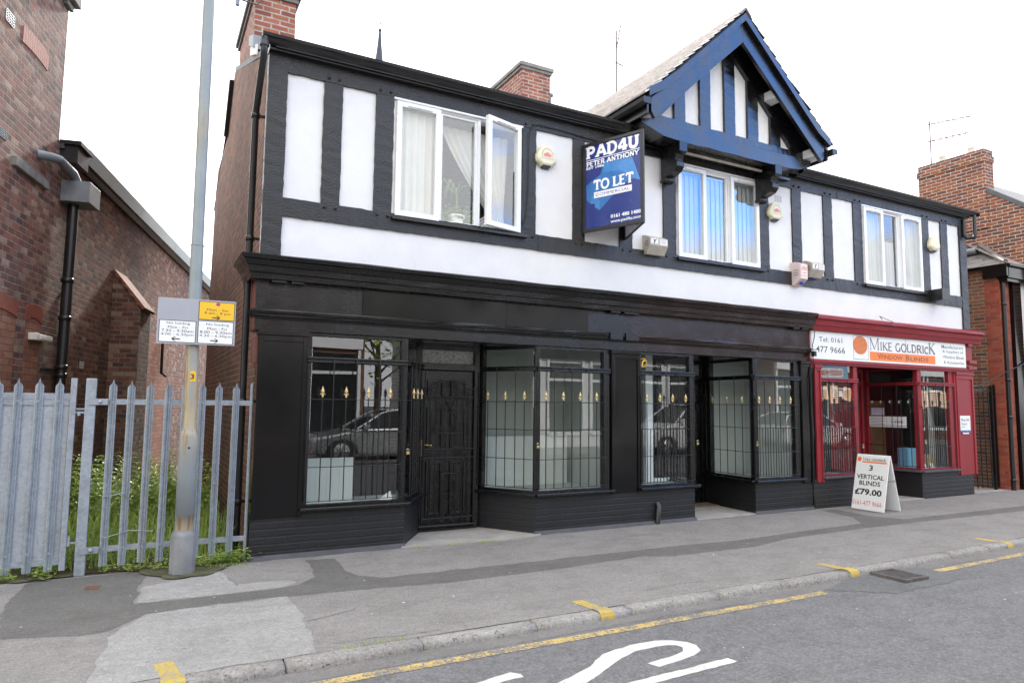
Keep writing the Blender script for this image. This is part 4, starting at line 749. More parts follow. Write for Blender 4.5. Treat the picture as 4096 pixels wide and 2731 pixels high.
mb = MB(); mb.box(8.5, 9.72, .64, .68, .478, 2.3); mb.build('backing_board', 'innerdark', B)  # added dark screen, keeps the window dim so the car reflection shows
mb = MB(); mb.box(8.41, 9.9, 1.9, 1.95, 0, 2.62); mb.box(11.3, 12.83, 2.6, 2.65, 0, 2.62); mb.box(8.41, 8.46, .13, 1.9, 0, 2.62); mb.build('shop_partition', 'innerdark', B)
mb = MB(); mb.box(11.75, 12.6, 1.5, 1.54, .478, 1.75); mb.build('backing_board', 'tan', B)
# fixtures on the shopfront that belong to it
mb = MB(); mb.box(-.075, -.005, .03, .15, 2.0, 2.27); mb.build('meter_cover', 'meter', B)

# ================================================================== LEFT BRICK BUILDING
th = R(12.9); LW = T((-2.6, .5, 0), (math.sin(th), math.cos(th), 0), (0, 0, 1))      # a = along the wall, c = towards the alley
L = thing('brick_building', 'tall weathered red brick building with long lower wing at left of the fence', 'building', (-2.6, .5, 0))
def lwbox(mb, a0, a1, z0, z1, c0, c1): return mb.fbox(a0, a1, z0, z1, c0, c1, LW)
mb = MB(); lwbox(mb, -.2, 2.05, 0, 6.9, -3.0, 0.0); mb.build('tall_wall', 'brick_left', L)
mb = MB(); lwbox(mb, 2.05, 24, 0, 4.74, -.3, -.002); mb.build('wing_wall', 'brick_left', L)
mb = MB(); lwbox(mb, 1.86, 2.08, 6.50, 6.58, 0, .05); lwbox(mb, -.2, 2.14, 6.58, 6.95, -.1, .11); mb.build('stone_cornice', 'stone', L, bevel=.01)
mb = MB(); mb.prism([(-.32, 4.72), (.06, 4.72), (.05, 4.78), (-2.2, 6.2), (-2.2, 6.1)], 2.06, 24, T(LW.o, LW.n, LW.v, LW.u)); mb.build('wing_roof', 'darkslate', L)
t = T(LW.o+Vector((0, 0, 4.74))+LW.n*.02, LW.n, (0, 0, 1), LW.u); mb = MB(); a = 2.55
while a < 23.5: mb.prism([(.10, -.03), (.145, -.03), (.175, .15), (.16, .155), (.0, .14), (.0, .10)], a, a+2.735, t); a += 2.75
mb.build('wing_gutter', 'lightlead', L)
mb = MB(); mb.prism([(0, -.07), (.03, -.075), (.10, -.045), (.143, -.035), (.143, -.031), (0, .02)], 2.4, 24, t); mb.build('gutter_board', 'flatblack', L)
mb = MB(); lwbox(mb, 2.1, 2.5, 4.56, 4.80, .0, .20); lwbox(mb, 2.06, 2.54, 4.78, 4.83, 0, .24); lwbox(mb, 2.5, 2.75, 4.70, 4.76, .0, .12); mb.build('gutter_outlet_box', 'plastic', L)
mb = MB(); mb.tube([LW(1.45, 4.42, -.02), LW(1.55, 4.43, .09), LW(1.75, 4.47, .12), LW(2.15, 4.44, .14), LW(2.3, 4.38, .14), LW(2.33, 4.2, .14)], .055, 12); mb.build('overflow_pipe', 'lead', L)
mb = MB(); lwbox(mb, 2.20, 2.62, 4.09, 4.36, 0, .33); mb.build('rainwater_head', 'lead', L, bevel=.006)
mb = MB(); mb.tube([LW(2.38, 4.15, .10), LW(2.36, 2.75, .10), LW(2.33, 0, .10)], .062, 12)
for z in (3.1, 2.62, 2.0, 1.9): mb.lathe([(.062, -.03), (.075, -.02), (.075, .02), (.062, .03)], LW(2.35, z, .10), n=12)
lwbox(mb, 2.0, 2.34, 1.93, 1.97, .03, .06); lwbox(mb, 1.98, 2.02, 1.93, 1.97, .0, .06); mb.build('downpipe', 'plastic', L)
mb = MB(); mb.tube([LW(2.56, 2.95, .03), LW(2.55, 1.0, .03)], .018, 8); mb.tube([LW(2.5, 2.97, .0), LW(2.56, 2.95, .03)], .018, 8); mb.build('cable_conduit', 'plastic', L)
for a, z, w_, h, cols in ((.52, 5.54, .19, .115, 5), (.57, 4.32, .19, .085, 5)):
    mb = MB(); lwbox(mb, a-w_/2, a+w_/2, z-h/2, z+h/2, -.01, .004); v = mb.build('air_brick', 'vent', L)
    mb = MB()
    for i in range(cols+1): q = a-w_/2+w_*i/cols; lwbox(mb, q-.004, q+.004, z-h/2, z+h/2, .004, .012)
    for i in range(5): q = z-h/2+h*i/4; lwbox(mb, a-w_/2, a+w_/2, q-.004, q+.004, .004, .0115)
    mb.build('vent_grid', 'lightlead', v)
for a, z, w_, h in ((2.61, 2.387, .11, .18), (3.39, 2.08, .17, .105), (5.56, 1.70, .25, .14)):
    mb = MB(); lwbox(mb, a-w_/2, a+w_/2, z-h/2, z+h/2, -.01, .004); v = mb.build('louvre_vent', 'vent', L)
    mb = MB()
    for i in range(5): q = z-h/2+h*(i+.5)/5; lwbox(mb, a-w_/2, a+w_/2, q-.008, q+.004, .004, .012)
    mb.build('louvre', 'stone' if a < 3.3 or a > 5 else 'upvc', v)
mb = MB(); lwbox(mb, .82, 1.72, 4.075, 4.18, -.02, .05); mb.build('stone_sill', 'stone', L, bevel=.008)
mb = MB(); lwbox(mb, 5.68, 7.12, 2.955, 3.10, -.02, .012); mb.build('stone_lintel', 'stone', L, bevel=.006)
mb = MB()
for i in range(12):
    q0, q1 = .845+.70*i/12+.002, .845+.70*(i+1)/12-.002; bow = lambda q: .03*(1-((q-1.2)/.35)**2)
    mb.add([LW(a, z, c) for c in (-.02, .008) for a, z in ((q0, 5.46+bow(q0)*.7), (q1, 5.46+bow(q1)*.7), (q1, 5.645+bow(q1)), (q0, 5.645+bow(q0)))], [(0, 1, 2, 3), (4, 7, 6, 5), (0, 4, 5, 1), (1, 5, 6, 2), (2, 6, 7, 3), (3, 7, 4, 0)])
mb.build('terracotta_arch', 'pinktile', L)
def blind_arch(a0, a1, z0, z1, zb):
    m_ = (a0+a1)/2; hw = (a1-a0)/2; bow = lambda q, k: k*(1-((q-m_)/hw)**2); n = 12; mb = MB()
    for i in range(n):
        q0, q1 = a0+(a1-a0)*i/n+.001, a0+(a1-a0)*(i+1)/n-.001
        mb.add([LW(a, z, c) for c in (-.02, .012) for a, z in ((q0, z0+bow(q0, .055)), (q1, z0+bow(q1, .055)), (q1, z1+bow(q1, .045)), (q0, z1+bow(q0, .045)))], [(0, 1, 2, 3), (4, 7, 6, 5), (0, 4, 5, 1), (1, 5, 6, 2), (2, 6, 7, 3), (3, 7, 4, 0)])
    mb.build('brick_arch', 'rubbed', L)
    mb = MB(); mb.prism([(a0+.03, zb), (a1-.02, zb)]+[(a1-.02-(a1-a0-.05)*i/n, z0+bow(a1-.02-(a1-a0-.05)*i/n, .05)) for i in range(n+1)], -.05, .003, LW); mb.build('bricked_up_opening', 'brick_orange', L)
blind_arch(.30, 1.24, 2.487, 2.655, .2); blind_arch(1.455, 1.91, 2.483, 2.652, .2)
mb = MB(); lwbox(mb, 4.60, 5.25, 0, 3.05, 0, .42); mb.prism([(0, 3.05), (.42, 3.05), (0.0, 3.62)], 4.60, 5.25, T(LW.o, LW.n, LW.v, LW.u)); mb.build('buttress', 'brick_left', L)
mb = MB(); bt = T(LW.o+LW.n*.0+Vector((0, 0, 3.66)), LW.u, (LW.n*.45-Vector((0, 0, 1))*.60))
for i in range(9): mb.fbox(4.57, 5.28, .0+i*.085, .085+i*.085, -.02-.002*i, .012+.014*(i % 2), bt)
mb.build('buttress_cap', 'brick_orange', L)
mb = MB(); lwbox(mb, 5.75, 8.6, .0, 2.94, -.01, .0035); mb.build('rebuilt_brickwork', 'brick_orange', L, label='paler pinkish rebuilt brickwork under the stone lintel')
mb = MB(); mb.tube([LW(8.0, 2.9, .05), LW(8.03, 2.16, .05), LW(8.12, 2.1, .12)], .03, 8); mb.build('waste_pipe', 'vent', L)
o = thing('bulkhead_light', 'white bulkhead security light on bricked-up arch of the left building', 'light', tuple(LW(1.8, 2.32, 0)))
mb = MB(); lwbox(mb, 1.555, 1.66, 2.275, 2.36, 0, .09); mb.build('lamp_housing', 'creamwhite', o, bevel=.01)
mb = MB(); lwbox(mb, 1.66, 2.03, 2.28, 2.355, .0, .10); mb.build('lamp_diffuser', 'creamwhite', o, bevel=.02)

# ================================================================== RIGHT NEIGHBOUR
N = thing('brick_house', 'orange brick house with gable chimney and slate side roof beyond the passage', 'house', (15.2, .5, 0))
GX = T((15.2, 0, 0), (0, 1, 0), (0, 0, 1), (1, 0, 0))
mb = MB(); mb.prism([(.0, 0), (-.45, 5.60), (1.25, 6.86), (3.2, 5.6), (9, 5.5), (9, 0)], 0, 6, GX); mb.build('tall_wall', 'brick_right', N)
mb = MB(); mb.prism([(-.62, 5.46), (1.25, 6.88), (1.25, 6.98), (-.62, 5.58)], .05, 6.1, GX); mb.prism([(1.25, 6.88), (3.3, 5.6), (3.3, 5.7), (1.25, 6.98)], .0, 6.1, GX); mb.build('main_roof', 'slate', N)
mb = MB(); mb.prism([(-.55, 5.52), (.66, 6.43), (.66, 6.53), (-.55, 5.62)], -.02, .12, GX); mb.build('lead_verge', 'darklead', N)
mb = MB(); mb.box(15.17, 15.53, .63, 2.10, 5.6, 7.12); mb.box(15.15, 15.55, .61, 2.13, 7.12, 7.26); mb.box(15.17, 15.53, .63, 2.10, 7.26, 7.40); chn = mb.build('chimney', 'brick_right', N)
for y in (.98, 1.62): mb = MB(); mb.lathe([(.075, 0), (.07, .13), (.08, .14), (.08, .16), (.05, .16)], (15.35, y, 7.40), n=14); mb.build('chimney_pot', 'creamwhite', chn)
mb = MB(); mb.box(14.3, 16.5, .06, 9, 0, 4.5); mb.build('low_wall', 'brick_low', N)
mb = MB(); mb.box(14.285, 14.66, .04, .32, 0, 4.25); mb.build('red_brick_pier', 'brick_red', N)
# hipped slate roof of the low block, slates as small lapped courses
def slates(o, u, v, w0, w1, rows, dv, mat, name, taper0=0., taper1=0., wd=.26):
    t_ = T(o, u, v); mb = MB()
    for i in range(rows):
        a0, a1 = w0+taper0*i, w1-taper1*i; a = a0-random.uniform(0, wd*.5)
        while a < a1:
            e = min(a+wd*random.uniform(.8, 1.2), a1); s_ = max(a, a0)
            if e-s_ > .03: mb.fbox(s_+.004, e-.004, i*dv-.02+random.uniform(-.01, .01), (i+1)*dv+.03, .004-.002, .016+.006*random.random(), T(t_(0, 0, .0), t_.u, t_.v+t_.n*(-.05), None))
            a = e
    mb.build(name, mat, N)
slates((14.20, 3.86, 4.555), (0, -1, 0), (.78, 0, .50), -.0, 4., 9, .10, 'slate', 'side_roof_slates', taper1=.085)
slates((14.20, -.14, 4.57), (1, 0, 0), (0, .78, .52), .0, 4., 12, .14, 'oldslate', 'front_roof_slates', taper0=.10, wd=.34)
mb = MB(); mb.add([(14.21, -.13, 4.50), (15.15, -.13, 4.50), (15.15, 4, 4.50), (14.21, 4, 4.50), (14.92, .60, 4.95), (15.15, .60, 4.95), (15.15, 4, 4.95), (14.92, 4, 4.95)], [(0, 1, 2, 3), (4, 5, 6, 7), (0, 1, 5, 4), (1, 2, 6, 5), (2, 3, 7, 6), (3, 0, 4, 7)]); mb.build('roof_bed', 'darkslate', N)
mb = MB(); mb.tube([(14.88, .72, 5.06), (14.88, 3.5, 5.05)], .085, 8); mb.build('lead_roll', 'lead', N)
mb = MB(); hp = [(14.22, -.14, 4.60), (14.55, .18, 4.80), (14.88, .50, 5.02), (15.4, 1.0, 5.38)]
for p, q in zip(hp, hp[1:]):
    p, q = Vector(p), Vector(q); mb.tube([p, q], .05, 6)
mb.build('hip_tiles', 'slate', N)
mb = MB(); mb.box(14.26, 19, -.16, .06, 4.27, 4.50); mb.box(14.22, 19, -.22, .06, 4.50, 4.545); mb.box(14.30, 19, -.12, .06, 4.20, 4.27); mb.box(14.2, 14.3, -.16, .30, 4.3, 4.545); mb.build('eaves_fascia', 'flatblack', N, bevel=.005)
mb = MB(); mb.box(14.67, 14.98, -.03, .2, .0, 4.22); mb.build('corner_post', 'flatblack', N)
mb = MB(); mb.box(14.98, 18, .0, .2, 2.5, 4.22); mb.build('render_panel', 'white', N)
mb = MB(); mb.box(14.98, 18, -.02, .2, 0, 2.5); mb.build('shopfront_panel', 'flatblack', N)
mb = MB(); mb.tube([(14.36, .0, 4.24), (14.36, -.0, 2.2), (14.36, 0, .0)], .04, 10)
for z in (3.75, 2.2, 1.45, .2): mb.lathe([(.04, -.03), (.05, -.03), (.05, .03), (.04, .03)], (14.36, 0, z), n=10); mb.box(14.36, 14.50, .0, .03, z-.02, z+.02)
mb.build('downpipe', 'plastic', N)
IG = thing('iron_gate', 'black iron bar gate across the narrow passage beside the red shopfront', 'gate', (13.7, .2, 0))
for x, z1 in ((13.30, 2.0), (13.46, 2.02), (13.63, 2.03), (13.81, 2.04), (13.98, 2.05)):
    mb = MB(); mb.tube([(x, .2, .06), (x, .2, z1)], .013, 6); mb.build('bar', 'iron', IG)
mb = MB(); mb.box(14.06, 14.11, .17, .22, 0, 2.08); mb.box(13.08, 13.12, .17, .22, 0, 2.08); mb.build('gate_post', 'iron', IG)
mb = MB(); mb.box(14.17, 14.20, .17, .21, 0.05, 2.1); mb.box(14.11, 14.2, .18, .20, 1.84, 1.87); mb.build('gate_stile', 'iron', IG)
mb = MB(); mb.box(13.12, 14.06, .19, .21, 1.96, 2.0); mb.box(13.12, 14.06, .19, .21, .14, .17); mb.build('rail', 'iron', IG)
mb = MB(); mb.tube([(13.06, .05, 2.03), (13.5, .1, 2.07), (13.9, .1, 2.18), (14.3, .0, 2.36), (14.8, -.06, 2.52), (15.3, -.06, 2.72)], .012, 6); one(mb, 'loose_cable', 'plastic', 'loose black cable sagging across the passage from the red shop to the next building', 'cable')
mb = MB(); mb.fbox(15.05, 15.5, 1.1, 1.5, .02, .028); one(mb, 'paper_notice', 'paper', 'pale notice on the black shopfront at the far right edge', 'notice')
mb = MB(); mb.sheet([(13.04, .0), (14.3, .0), (14.3, 9), (13.04, 9)], .006); struct(mb, 'passage_floor', 'concrete')

# ================================================================== FENCE AND GATE
def pale(x, y, z0, z1, half=False):
    mb = MB(); prof = [(-.033, 0), (-.024, -.004), (-.012, -.022), (0, -.008), (.012, -.022), (.024, -.004), (.033, 0)]; zt = [z1-.075, z1-.055, z1-.045, z1, z1-.045, z1-.055, z1-.075]
    if half: prof, zt = prof[:4], [z1-.05, z1-.03, z1-.01, z1-.03]
    n = len(prof); ls = random.uniform(-.004, .004)
    fr = [(x+a, y+b, z0) for a, b in prof]+[(x+a+ls, y+b, z) for (a, b), z in zip(prof, zt)]
    bk = [(p[0], p[1]+.004, p[2]) for p in fr]
    mb.add(fr+bk, [(i, i+1, n+i+1, n+i) for i in range(n-1)]+[(2*n+i, 3*n+i, 3*n+i+1, 2*n+i+1) for i in range(n-1)]+[(i, 2*n+i, 2*n+i+1, i+1) for i in range(n-1)]+[(n+i, n+i+1, 3*n+i+1, 3*n+i) for i in range(n-1)]+[(0, n, 3*n, 2*n), (n-1, 3*n-1, 4*n-1, 2*n-1)])
    for z in (1.578, .222):
        if not half: mb.lathe([(.011, 0), (.010, .006), (.005, .009), (0, .01)], (x, y-.008, z), (0, -1, 0), 8)
    return mb
F = thing('palisade_fence', 'galvanised steel palisade fence between its thick gate post and the shop building', 'fence', (-.8, .05, 0))
mb = MB(); mb.box(-1.522, -1.436, .03, .115, -.05, 1.797); mb.build('fence_post', 'galv', F, bevel=.006)
for z in (1.556, .197): mb = MB(); mb.box(-1.46, -.07, .052, .060, z, z+.052); mb.box(-1.49, -1.34, .02, .028, z-.004, z+.054); mb.lathe([(.02, 0), (.018, .01), (.008, .015), (0, .015)], (-1.40, .02, z+.025), (0, -1, 0), 10); mb.build('rail', 'galv', F)
for x in (-1.30, -1.147, -.989, -.833, -.682, -.526, -.373, -.215): pale(x, .05, .068+random.uniform(-.01, .01), 1.79+random.uniform(-.006, .008)).build('pale', 'galv', F, fix=False)
pale(-.045, .05, 0, 1.81, True).build('pale', 'galv', F, fix=False)
mb = MB(); mb.tube([(-1.32, .02, .34), (-1.29, .015, .33), (-1.1, .03, .38), (-.9, .02, .36)], .004, 5); mb.tube([(-1.33, .02, .70), (-1.26, .018, .71), (-1.15, .018, .73)], .004, 5); mb.tube([(-.40, .02, .78), (-.34, .015, .78)], .005, 5); mb.build('tie_wire', 'galv', F)
GT = thing('palisade_gate', 'galvanised palisade gate backed with a solid steel sheet', 'gate', (-2.2, .05, 0))
mb = MB(); mb.box(-3.4, -1.645, .062, .066, .165, 1.60); mb.build('backing_sheet', 'galvsheet', GT)
for z in (1.60, .115): mb = MB(); mb.box(-3.4, -1.63, .045, .075, z, z+.055); mb.build('rail', 'galv', GT)
mb = MB(); mb.box(-3.4, -1.645, .05, .061, 1.545, 1.60); mb.build('rail', 'galv', GT)
mb = MB(); mb.box(-1.641, -1.592, .03, .08, .06, 1.794); mb.build('gate_stile', 'galv', GT, bevel=.004)
for x in (-2.96, -2.80, -2.645, -2.49, -2.333, -2.18, -2.038, -1.881, -1.723): pale(x, .04, .062, 1.788+random.uniform(-.005, .005)).build('pale', 'galv', GT, fix=False)
mb = MB(); mb.box(-1.60, -1.52, .05, .07, 1.505, 1.52); mb.tube([(-1.565, .05, 1.45), (-1.565, .05, 1.49)], .016, 8); mb.box(-1.60, -1.52, .045, .07, 1.47, 1.49); mb.box(-1.61, -1.52, .04, .07, .29, .305); mb.tube([(-1.58, .05, .27), (-1.58, .05, .36)], .014, 8); mb.tube([(-1.62, .05, .31), (-1.595, .05, .31)], .018, 8); mb.build('hinge', 'galv', GT)

# ================================================================== LAMP POST AND PARKING SIGN
P = thing('lamp_post', 'pale grey steel lamp post with rust streaks standing before the palisade fence', 'lamp post', (-.645, -.255, 0))
px, py = -.645, -.255
mb = MB(); mb.lathe([(.113, -.05), (.112, .35), (.086, .392), (.086, .40)], (px, py, 0), n=8); mb.build('base_sleeve', 'sleeve', P, bevel=.006)
def sh(z): return px-.0055*z
mb = MB(); mb.lathe([(.080, .39), (.080, .53), (.084, .531), (.084, 1.14), (.0845, 1.145), (.0845, 1.262), (.078, 1.30), (.058, 1.345), (.0575, 1.6)], (px, py, 0), n=24)
mb.tube([(px-.003, py, 1.55), (sh(2.2), py, 2.2), (sh(3.1), py, 3.1)], [.0575, .0575, .0565], 24, cap=False); mb.tube([(sh(3.09), py, 3.09), (sh(5.5), py, 5.5), (sh(8.0), py, 8.0)], [.0535, .0525, .046], 24)
mb.build('post_shaft', 'post', P)
mb = MB(); mb.lathe([(.0595, -.006), (.0605, 0), (.0595, .006)], (sh(3.1), py, 3.1), n=24); mb.lathe([(.058, -.004), (.059, 0), (.058, .004)], (px, py, 1.632), n=24); mb.build('weld_collar', 'post', P)
mb = MB(); mb.lathe([(.010, 0), (.010, .004), (.006, .006)], (px-.0, py-.083, 1.16), (0, -1, 0), 10); mb.build('door_lock', 'ink', P)
mb = MB(); xs = [px-.003+.0583*math.sin(R(q)) for q in range(-32, 33, 8)]; ys = [py-.0583*math.cos(R(q)) for q in range(-32, 33, 8)]; n = len(xs)
mb.add([(x, y, z) for z in (1.783, 1.877) for x, y in zip(xs, ys)], [(i, i+1, n+i+1, n+i) for i in range(n-1)]); nl = mb.build('number_plate', 'signyellow', P, fix=False)
mb = MB(); text_mb(mb, '3', T((px-.003, py-.0605, 0), (1, 0, 0), (0, 0, 1)), -.016, .016, 1.803, 1.852, bold=.02); mb.build('number', 'ink', nl, fix=False)
S_ = thing('parking_sign', 'grey plate on the lamp post with yellow and white loading restriction panels', 'sign', (-.63, -.36, 2.34))
mb = MB(); pl = [(-.971, 2.124), (-.294, 2.132), (-.296, 2.564), (-.972, 2.557)]; mb.prism(pl, .345, .349); mb.build('sign_plate', 'signgrey', S_, bevel=.002)
mb = MB(); mb.fbox(-.70, -.58, 2.20, 2.225, .29, .345); mb.fbox(-.70, -.58, 2.46, 2.485, .29, .345); mb.build('post_clip', 'galv', S_)
ST = T((0, -.349, 0), (1, .0, 0), (.0, 0, 1))
def panel(x0, x1, z0, z1, mat, lines, arrow, nm):
    mb = MB(); mb.fbox(x0, x1, z0, z1, 0, .0008, ST); b_ = mb.build('panel_border', 'ink', S_)
    mb = MB(); mb.fbox(x0+.006, x1-.006, z0+.006, z1-.006, .0008, .0016, ST); p_ = mb.build('sign_panel', mat, S_)
    mb = MB(); W, H = x1-x0, z1-z0
    for body, a, b, v, h in lines: text_mb(mb, body, ST, x0+W*a, x0+W*b, z1-H*(v+h/2), z1-H*(v-h/2), .0022, bold=.0)
    ax, az, d = x0+W*arrow[0], z1-H*arrow[1], arrow[2]; mb.fbox(ax-.033, ax+.033, az-.005, az+.005, .0018, .0022, ST)
    for s__ in (-1, 1): mb.prism([(ax+d*.036, az-.006*s__), (ax+d*.036, az+.006*s__), (ax+d*.008, az+.022*s__), (ax+d*.0, az+.022*s__)], .0018, .0024+.0002*s__, ST)
    mb.build('lettering', 'ink', p_, fix=False); return p_
panel(-.955, -.640, 2.141, 2.350, 'signwhite', [('No loading', .2, .83, .14, .13), ('Mon - Fri', .24, .77, .315, .115), ('7.30 - 9.30am', .075, .93, .475, .125), ('4.00 - 6.30pm', .06, .935, .65, .14)], (.47, .84, -1), 0)
panel(-.625, -.310, 2.141, 2.362, 'signwhite', [('No loading', .225, .87, .16, .13), ('Mon - Fri', .26, .81, .335, .115), ('8.00 - 9.30am', .06, .955, .49, .12), ('4.30 - 6.30pm', .05, .96, .66, .14)], (.46, .855, 1), 0)
yp = panel(-.625, -.305, 2.370, 2.549, 'signyellow', [('Mon - Sat', .22, .82, .44, .13), ('8 am - 8 pm', .16, .885, .635, .16)], (.475, .86, 1), 0)
mb = MB(); mb.lathe([(.0001, 0), (.018, 0), (.018, .001), (.0001, .001)], ST(-.457, 2.527, .0017), (0, -1, 0), 20); mb.build('symbol', 'purple', yp)
mb = MB(); cN = 20; mb.add([ST(-.457+r*math.cos(2*math.pi*k/cN), 2.527+r*math.sin(2*math.pi*k/cN), .003) for r in (.0145, .0185) for k in range(cN)], [(k, (k+1) % cN, cN+(k+1) % cN, cN+k) for k in range(cN)]); mb.add([ST(-.457+a, 2.527+b, .0032) for a, b in ((-.012, .009), (-.009, .012), (.012, -.009), (.009, -.012))], [(0, 1, 2, 3)]); mb.build('symbol', 'redink', yp, fix=False)

# ================================================================== TO LET BOARD
A0, A1, A2 = Vector((3.985, -.03, 0)), Vector((4.335, -.875, 0)), Vector((4.685, -.03, 0)); z0, z1 = 3.868, 5.075
TB = thing('to_let_board', 'blue TO LET estate agent board projecting in a V over the shopfront', 'sign', (4.335, -.03, 3.87))
def tframe(a, b): return T((a.x, a.y, 0), (b.x-a.x, b.y-a.y, 0), (0, 0, 1))
t = tframe(A0, A1); Lb = (A1-A0).length
mb = MB(); mb.fbox(0, Lb, z0, z1, -.008, 0, t); mb.build('board_face', 'brandblue', TB)
mb = MB()
for q in ((0, .05, z0, z1), (Lb-.045, Lb, z0, z1), (.05, Lb-.045, z0, z0+.05), (.05, Lb-.045, z1-.042, z1)): mb.fbox(*q, -.015, .012, t)
mb.build('board_frame', 'plastic', TB, bevel=.003)
t3 = tframe(A1, A2); mb = MB(); mb.fbox(0.004, Lb, z0, z1, -.008, 0, t3); mb.build('board_face', 'boardwhite', TB)
mb = MB()
for q in ((.004, .04, z0, z1), (Lb-.05, Lb, z0, z1), (.04, Lb-.05, z0, z0+.012), (.04, Lb-.05, z1-.04, z1)): mb.fbox(*q, -.015, .010, t3)
mb.build('board_frame', 'plastic', TB)
FW0, FH0 = Lb-.095, z1-z0-.092; ft = T(t(.05, z1-.042, 0), t.u, (0, 0, 1))        # u right, v up; v negative downwards
def fp(px_, py_):
    u_ = (px_-235)/575; top_ = 365-160*u_; h_ = 870+55*u_; return u_*FW0, -(py_-top_)/h_*FH0
mb = MB(); mb.prism([fp(*q) for q in ((440, 500), (725, 458), (806, 708), (742, 692), (640, 745), (520, 880), (385, 1032), (337, 1003), (332, 962), (290, 968), (246, 930), (240, 775), (392, 652))], .0005, .0012, ft); mb.build('house_motif', 'midblue', TB)
mb = MB(); mb.prism([fp(*q) for q in ((300, 870), (335, 890), (335, 905), (385, 925), (385, 1030), (337, 1003), (332, 962), (290, 968))], .0013, .0018, ft); mb.prism([fp(*q) for q in ((440, 500), (725, 458), (806, 708), (742, 692), (600, 600), (420, 640))], .0013, .0018, ft); mb.build('house_motif', 'lightblue', TB)
mb = MB(); serif_mb(mb, [(c, .158) for c in 'PAD4U'], ft, .008, FW0-.012, -.168, .0024, .044, .42); mb.build('lettering', 'boardwhite', TB, fix=False, label='PAD4U in white slab capitals')
mb = MB(); mb.fbox(.008, FW0-.012, -.197, -.188, .0018, .0024, ft); serif_mb(mb, [(c, .062) for c in 'PETER ANTHONY'], ft, .01, FW0-.015, -.275, .0024, .017, .40); text_mb(mb, 'EST 1986', ft, .01, .285, -.318, -.283, .0024, bold=.035); mb.build('lettering', 'boardwhite', TB, fix=False)
mb = MB(); serif_mb(mb, [(c, .13) for c in 'TO LET'], ft, .125*FW0/.84+.0, .885*FW0, -.615, .0024, .033, .36); mb.build('lettering', 'boardwhite', TB, fix=False, label='TO LET in white slab capitals')
mb = MB(); mb.fbox(.155*FW0, .845*FW0, -.722, -.640, .0018, .0026, ft); pl_ = mb.build('label_strip', 'boardwhite', TB, bevel=.0004)
mb = MB(); text_mb(mb, 'COMMERCIAL', ft, .19*FW0, .81*FW0, -.702, -.661, .0032, bold=-.004); mb.build('lettering', 'brandblue', TB, fix=False)
mb = MB(); text_mb(mb, '0161 480 1400', ft, .465*FW0, FW0*1.0, -1.03, -.98, .0024, bold=.035); text_mb(mb, 'www.pad4u.com', ft, .465*FW0, FW0*1.0, -1.105, -1.052, .0024, bold=.02); mb.build('lettering', 'boardwhite', TB, fix=False)

# ================================================================== SHOP SIGN AND A-BOARD
SS = thing('shop_sign', 'long white shop sign with orange circle and band over the red shopfront', 'sign', (10.6, -.06, 2.38))
t = T((0, -.055, 0), (1, 0, 0), (0, 0, 1)); mb = MB(); mb.fbox(8.41, 12.785, 2.385, 2.842, -.03, 0, t); mb.build('sign_board', 'signwhite', SS, bevel=.002)
mb = MB(); mb.fbox(9.885, 11.785, 2.415, 2.568, .0, .001, t); mb.build('orange_band', 'orange', SS)
mb = MB(); cN = 40; mb.add([t(9.635+.19*math.cos(2*math.pi*k/cN), 2.662+.158*math.sin(2*math.pi*k/cN), .001) for k in range(cN)], [tuple(range(cN))]); mb.build('orange_disc', 'orange', SS, fix=False)
mb = MB()
for i in range(14):
    z = 2.525+i*.021; q = .19*math.sqrt(max(0, 1-((z-2.662)/.158)**2)); mb.fbox(9.635-q, 9.635+q, z-.0022, z+.0022, .0012, .0018, t)
for q in ((9.452, 9.458, 2.42, 2.822), (9.845, 9.851, 2.42, 2.822), (9.458, 9.845, 2.816, 2.822), (9.458, 9.845, 2.42, 2.426)): mb.fbox(*q, .0005, .0015, t)
mb.build('disc_lines', 'greyink', SS)
mb = MB(); text_mb(mb, 'Tel: 0161', t, 8.59, 9.17, 2.672, 2.752, .001, bold=.004); text_mb(mb, '477 9666', t, 8.51, 9.235, 2.497, 2.60, .001, bold=.006)
serif_mb(mb, [('M', .205), ('I', .145), ('K', .145), ('E', .145), (' ', .14), ('G', .145), ('O', .145), ('L', .145), ('D', .145), ('R', .145), ('I', .145), ('C', .12), ('K', .20)], t, 9.88, 11.80, 2.60, .001, .021, .26)
mb.build('lettering', 'greyink', SS, fix=False, label='dark telephone number and name lettering')
mb = MB(); text_mb(mb, 'W', t, 10.10, 10.25, 2.452, 2.542, .002, bold=.01); text_mb(mb, 'INDOW', t, 10.26, 10.80, 2.454, 2.528, .002, bold=.01); text_mb(mb, 'B', t, 10.90, 11.0, 2.452, 2.540, .002, bold=.01); text_mb(mb, 'LINDS', t, 11.03, 11.57, 2.450, 2.524, .002, bold=.01); mb.build('lettering', 'meter', SS, fix=False)
mb = MB()
for body, a, b, z, h in (('Manufacturers', 12.0, 12.705, 2.728, .062), ('& Suppliers of', 12.03, 12.70, 2.632, .066), ('Window Blinds', 12.03, 12.715, 2.540, .058), ('& Accessories', 12.05, 12.71, 2.442, .058)): text_mb(mb, body, t, a, b, z, z+h, .001, bold=.008)
mb.build('lettering', 'paleink', SS, fix=False)
mb = MB(); mb.fbox(10.898, 10.902, 2.39, 2.84, .0022, .0028, t); mb.build('panel_joint', 'paleink', SS)
AB = thing('pavement_board', 'white folding A-board advertising vertical blinds on the pavement', 'advertising board', (9.2, -.52, 0))
ta = T((9.0, -.235, .012), (0, -1, 0), (.20, 0, .845)); Ha = .868; Wa = .553
mb = MB(); mb.fbox(0, Wa, 0, Ha, -.016, 0, ta); fb = mb.build('front_panel', 'signwhite', AB, bevel=.006)
